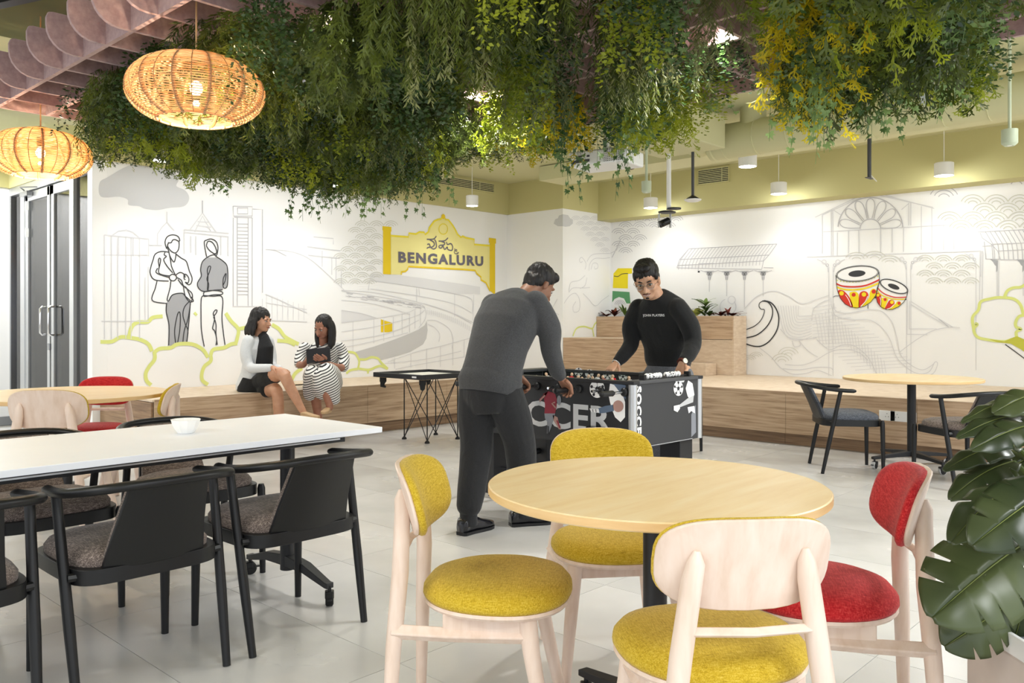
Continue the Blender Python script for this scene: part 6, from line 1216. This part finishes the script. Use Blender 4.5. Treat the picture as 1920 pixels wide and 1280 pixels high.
# ================================================================ monstera and its planter
mb_ = W(1.42, 1.99, 0); PL = thing('planter', 'pale square floor planter under the monstera at the bottom right corner', 'planter', (mb_.x, mb_.y, 0), -radians(46.9)+radians(1))
MB().box((0, 0, .20), (.44, .44, .40)).obj('planter_body', 'planter_white', PL, bevel=.006)
rim = MB()
for s_ in (-1, 1): rim.box((s_*.215, 0, .425), (.012, .442, .05)).box((0, s_*.215, .425), (.442, .012, .05))
rim.obj('rim', 'white_gloss', PL, bevel=.002); MB().box((0, 0, .41), (.415, .415, .03)).obj('soil', 'planter_cloth', PL)
leafmat('monstera_leaf', '2A3620', '525C38', .30, .12, 5); mat('monstera_vein', '6E7838', .5); mat('monstera_stem', '5A6A30', .5)
MO = thing('monstera', 'large monstera plant with glossy split leaves at the right edge of the photo', 'plant', (mb_.x, mb_.y, .42))
def monstera_leaf(tip, base, nrm, L_, Wd, seed, slots=5):
    r = random.Random(seed); d = (tip-base).normalized(); n_ = (nrm-d*nrm.dot(d)).normalized(); x = d.cross(n_)
    b = MB(); N_ = 26
    def half(t_): return (sin(pi*min(1, t_*.96+.03))**.62)*(1.02-.28*t_)*Wd
    def P(u, t_, sg): 
        h = half(t_); back = .13*(1-t_)*abs(u)**1.3
        return base+d*(t_*L_-back*L_*.6+abs(u)*h*.30)+x*sg*u*h+n_*(-.30*h*u*u*1.0+.05*L_*sin(t_*3)-.22*L_*t_*t_)
    for sg in (-1, 1):
        cuts = [(.16+.74*k/slots+r.uniform(-.02, .02)) for k in range(slots)]
        rows = 44; grid = []
        for i in range(rows+1):
            t_ = i/rows; m_ = 1.0
            for c in cuts:
                dd = abs(t_-c)
                if dd < .016: m_ = min(m_, .50+.14*sin(c*40))
            grid.append([P(m_*j/6, t_, sg)+n_*(.003*sin(t_*22)*(j/6)) for j in range(7)])
        vs = [p for row in grid for p in row]; b.add(vs, [(i*7+j, i*7+j+1, (i+1)*7+j+1, (i+1)*7+j) for i in range(rows) for j in range(6)])
    lf = MB(); lf.v = [p-V(MO.location) for p in b.v]; lf.f = b.f; o = lf.raw('leaf', 'monstera_leaf', MO)
    for p in o.data.polygons: p.use_smooth = True
    so = o.modifiers.new('thick', 'SOLIDIFY'); so.thickness = .0012
    v = MB().tube([P(0, k/10, 1)+n_*.001-V(MO.location) for k in range(11)], [.0022*(1-k/12) for k in range(11)], 6); v.obj('midrib', 'monstera_vein', o)
    return o
lv = [((1792, 1112, 1.84), (1915, 1022, 1.95), (-.3, -.8, .6), .22, .125, 1), ((1800, 1195, 2.02), (1895, 1128, 2.05), (-.2, -.9, .4), .20, .085, 2), ((1812, 965, 1.86), (1915, 905, 1.98), (-.1, -.45, .95), .22, .065, 3), ((1862, 985, 1.74), (1990, 905, 1.80), (-.1, -.75, .7), .24, .085, 4),
      ((1828, 762, 2.0), (1925, 752, 2.05), (-.1, -.35, .95), .17, .035, 5), ((1824, 790, 1.95), (1930, 780, 2.0), (.0, -.4, .9), .18, .040, 6), ((1853, 818, 1.9), (1945, 795, 1.95), (.0, -.7, .8), .16, .045, 7), ((1797, 850, 2.05), (1905, 836, 2.1), (0, -.35, .95), .19, .045, 8),
      ((1886, 1010, 1.98), (1965, 965, 2.0), (-.2, -.6, .8), .16, .06, 9), ((1885, 752, 1.95), (1965, 735, 1.98), (.1, -.5, .9), .2, .05, 10), ((1990, 1130, 1.95), (1955, 1030, 1.98), (.3, -.8, .5), .24, .09, 11), ((1872, 885, 2.1), (1950, 850, 2.1), (-.1, -.6, .8), .2, .07, 12),
      ((1800, 905, 2.02), (1900, 865, 2.05), (-.1, -.4, .95), .18, .055, 13), ((1908, 1200, 2.05), (1915, 1120, 2.05), (-.1, -1, .2), .15, .05, 14), ((1985, 990, 1.85), (1950, 900, 1.90), (.2, -.8, .5), .15, .08, 15), ((1990, 860, 1.9), (1960, 780, 1.9), (.3, -.7, .6), .15, .07, 16)]
for k, (tp_, bs, nr, L_, Wd, sd) in enumerate(lv):
    a, b_ = ondep(*tp_), ondep(*bs); L_ = (a-b_).length*1.18; monstera_leaf(a, b_, W(nr[0], nr[1], nr[2]), L_, Wd, sd, 4 if Wd > .08 else 2)
    o_ = V(MO.location); c = V((mb_.x+.03*sin(k), mb_.y+.03*cos(k), .43)); mid = (c+b_)/2+V((0, 0, .12))
    MB().tube(cr([c-o_, (c*.6+b_*.4)+V((0, 0, .10))-o_, (c*.2+b_*.8)+V((0, 0, .05))-o_, b_-o_], 4), .0055, 7).obj('stem', 'monstera_stem', MO)
# ================================================================ little plants in the tall planter box
leafmat('leaf_maroon', '4A1E18', '8A4028', .4, .2); leafmat('leaf_green', '3E5A28', '7E9A4A', .35, .3); leafmat('leaf_variegated', 'C8CE70', 'E0DF90', .4, .35); leafmat('leaf_pink', 'A8504A', 'C87868', .4, .3)
def blade(b, p, d, L_, w, sag, n=5):
    d = d.normalized(); s_ = d.cross(V((0, 0, 1))); s_ = s_.normalized() if s_.length > .05 else V((1, 0, 0)); vs = []
    for i in range(n+1):
        t_ = i/n; c = p+d*L_*t_+V((0, 0, -sag*L_*t_*t_)); h = w*sin(pi*(t_*.9+.06))**.8; vs += [c+s_*h, c-s_*h+V((0, 0, .002))]
    b.add(vs, [(2*i, 2*i+1, 2*i+3, 2*i+2) for i in range(n)])
def rosette(name, label, px, m, n, L_, w, up, h=0, seed=1, stem=False, xx=9.75):
    p = onx(px, 592, xx); t = thing(name, label, 'plant', (p.x, p.y, ZB+.735)); r = random.Random(seed)
    for k in range(n):
        a = 2.399*k+seed; d = V((cos(a), sin(a), (up+.35)*r.uniform(.6, 1.4))); z = h*(k/n)
        bb = MB(); blade(bb, V((0, 0, .02+z)), d, L_*1.25*r.uniform(.7, 1.1), w*1.25, r.uniform(.2, .55)); o = bb.raw('leaf', m, t); s_ = o.modifiers.new('t', 'SOLIDIFY'); s_.thickness = .0015
    if stem: MB().tube([(0, 0, 0), (.005, 0, h+.03)], .006, 6).obj('stem', 'monstera_stem', t)
    return t
rosette('bromeliad', 'maroon-leaved plant at the left end of the tall planter box', 1137, 'leaf_maroon', 12, .16, .016, .35, 0, 1); rosette('bromeliad', 'low dark maroon plant spilling over the planter, left of the green spiky one', 1152, 'leaf_maroon', 12, .18, .018, .8, .02, 4)
rosette('spiky_plant', 'pale green spiky plant beside the man in the black sweatshirt, on the planter', 1172, 'leaf_green', 14, .19, .012, 1.2, .03, 2); rosette('dracaena', 'tall green strap-leaved plant in the middle of the tall planter box', 1322, 'leaf_green', 16, .21, .020, .7, .17, 3, True)
rosette('pothos', 'yellow-green variegated plant trailing over the planter beside the man\'s sleeve', 1306, 'leaf_variegated', 12, .13, .034, .5, .03, 5); rosette('fern_plant', 'small dark green plant low under the strap-leaved one', 1330, 'leaf_green', 10, .12, .022, .4, .02, 6)
rosette('bromeliad', 'low maroon plant towards the right end of the tall planter box', 1352, 'leaf_maroon', 14, .17, .016, .30, .01, 7); rosette('bromeliad', 'flat maroon plant at the very right end of the tall planter box', 1374, 'leaf_maroon', 13, .15, .016, .22, .0, 8); rosette('pink_plant', 'small upright plant with a pink bloom on the tall planter box', 1365, 'leaf_pink', 7, .13, .014, 3.0, .02, 9)
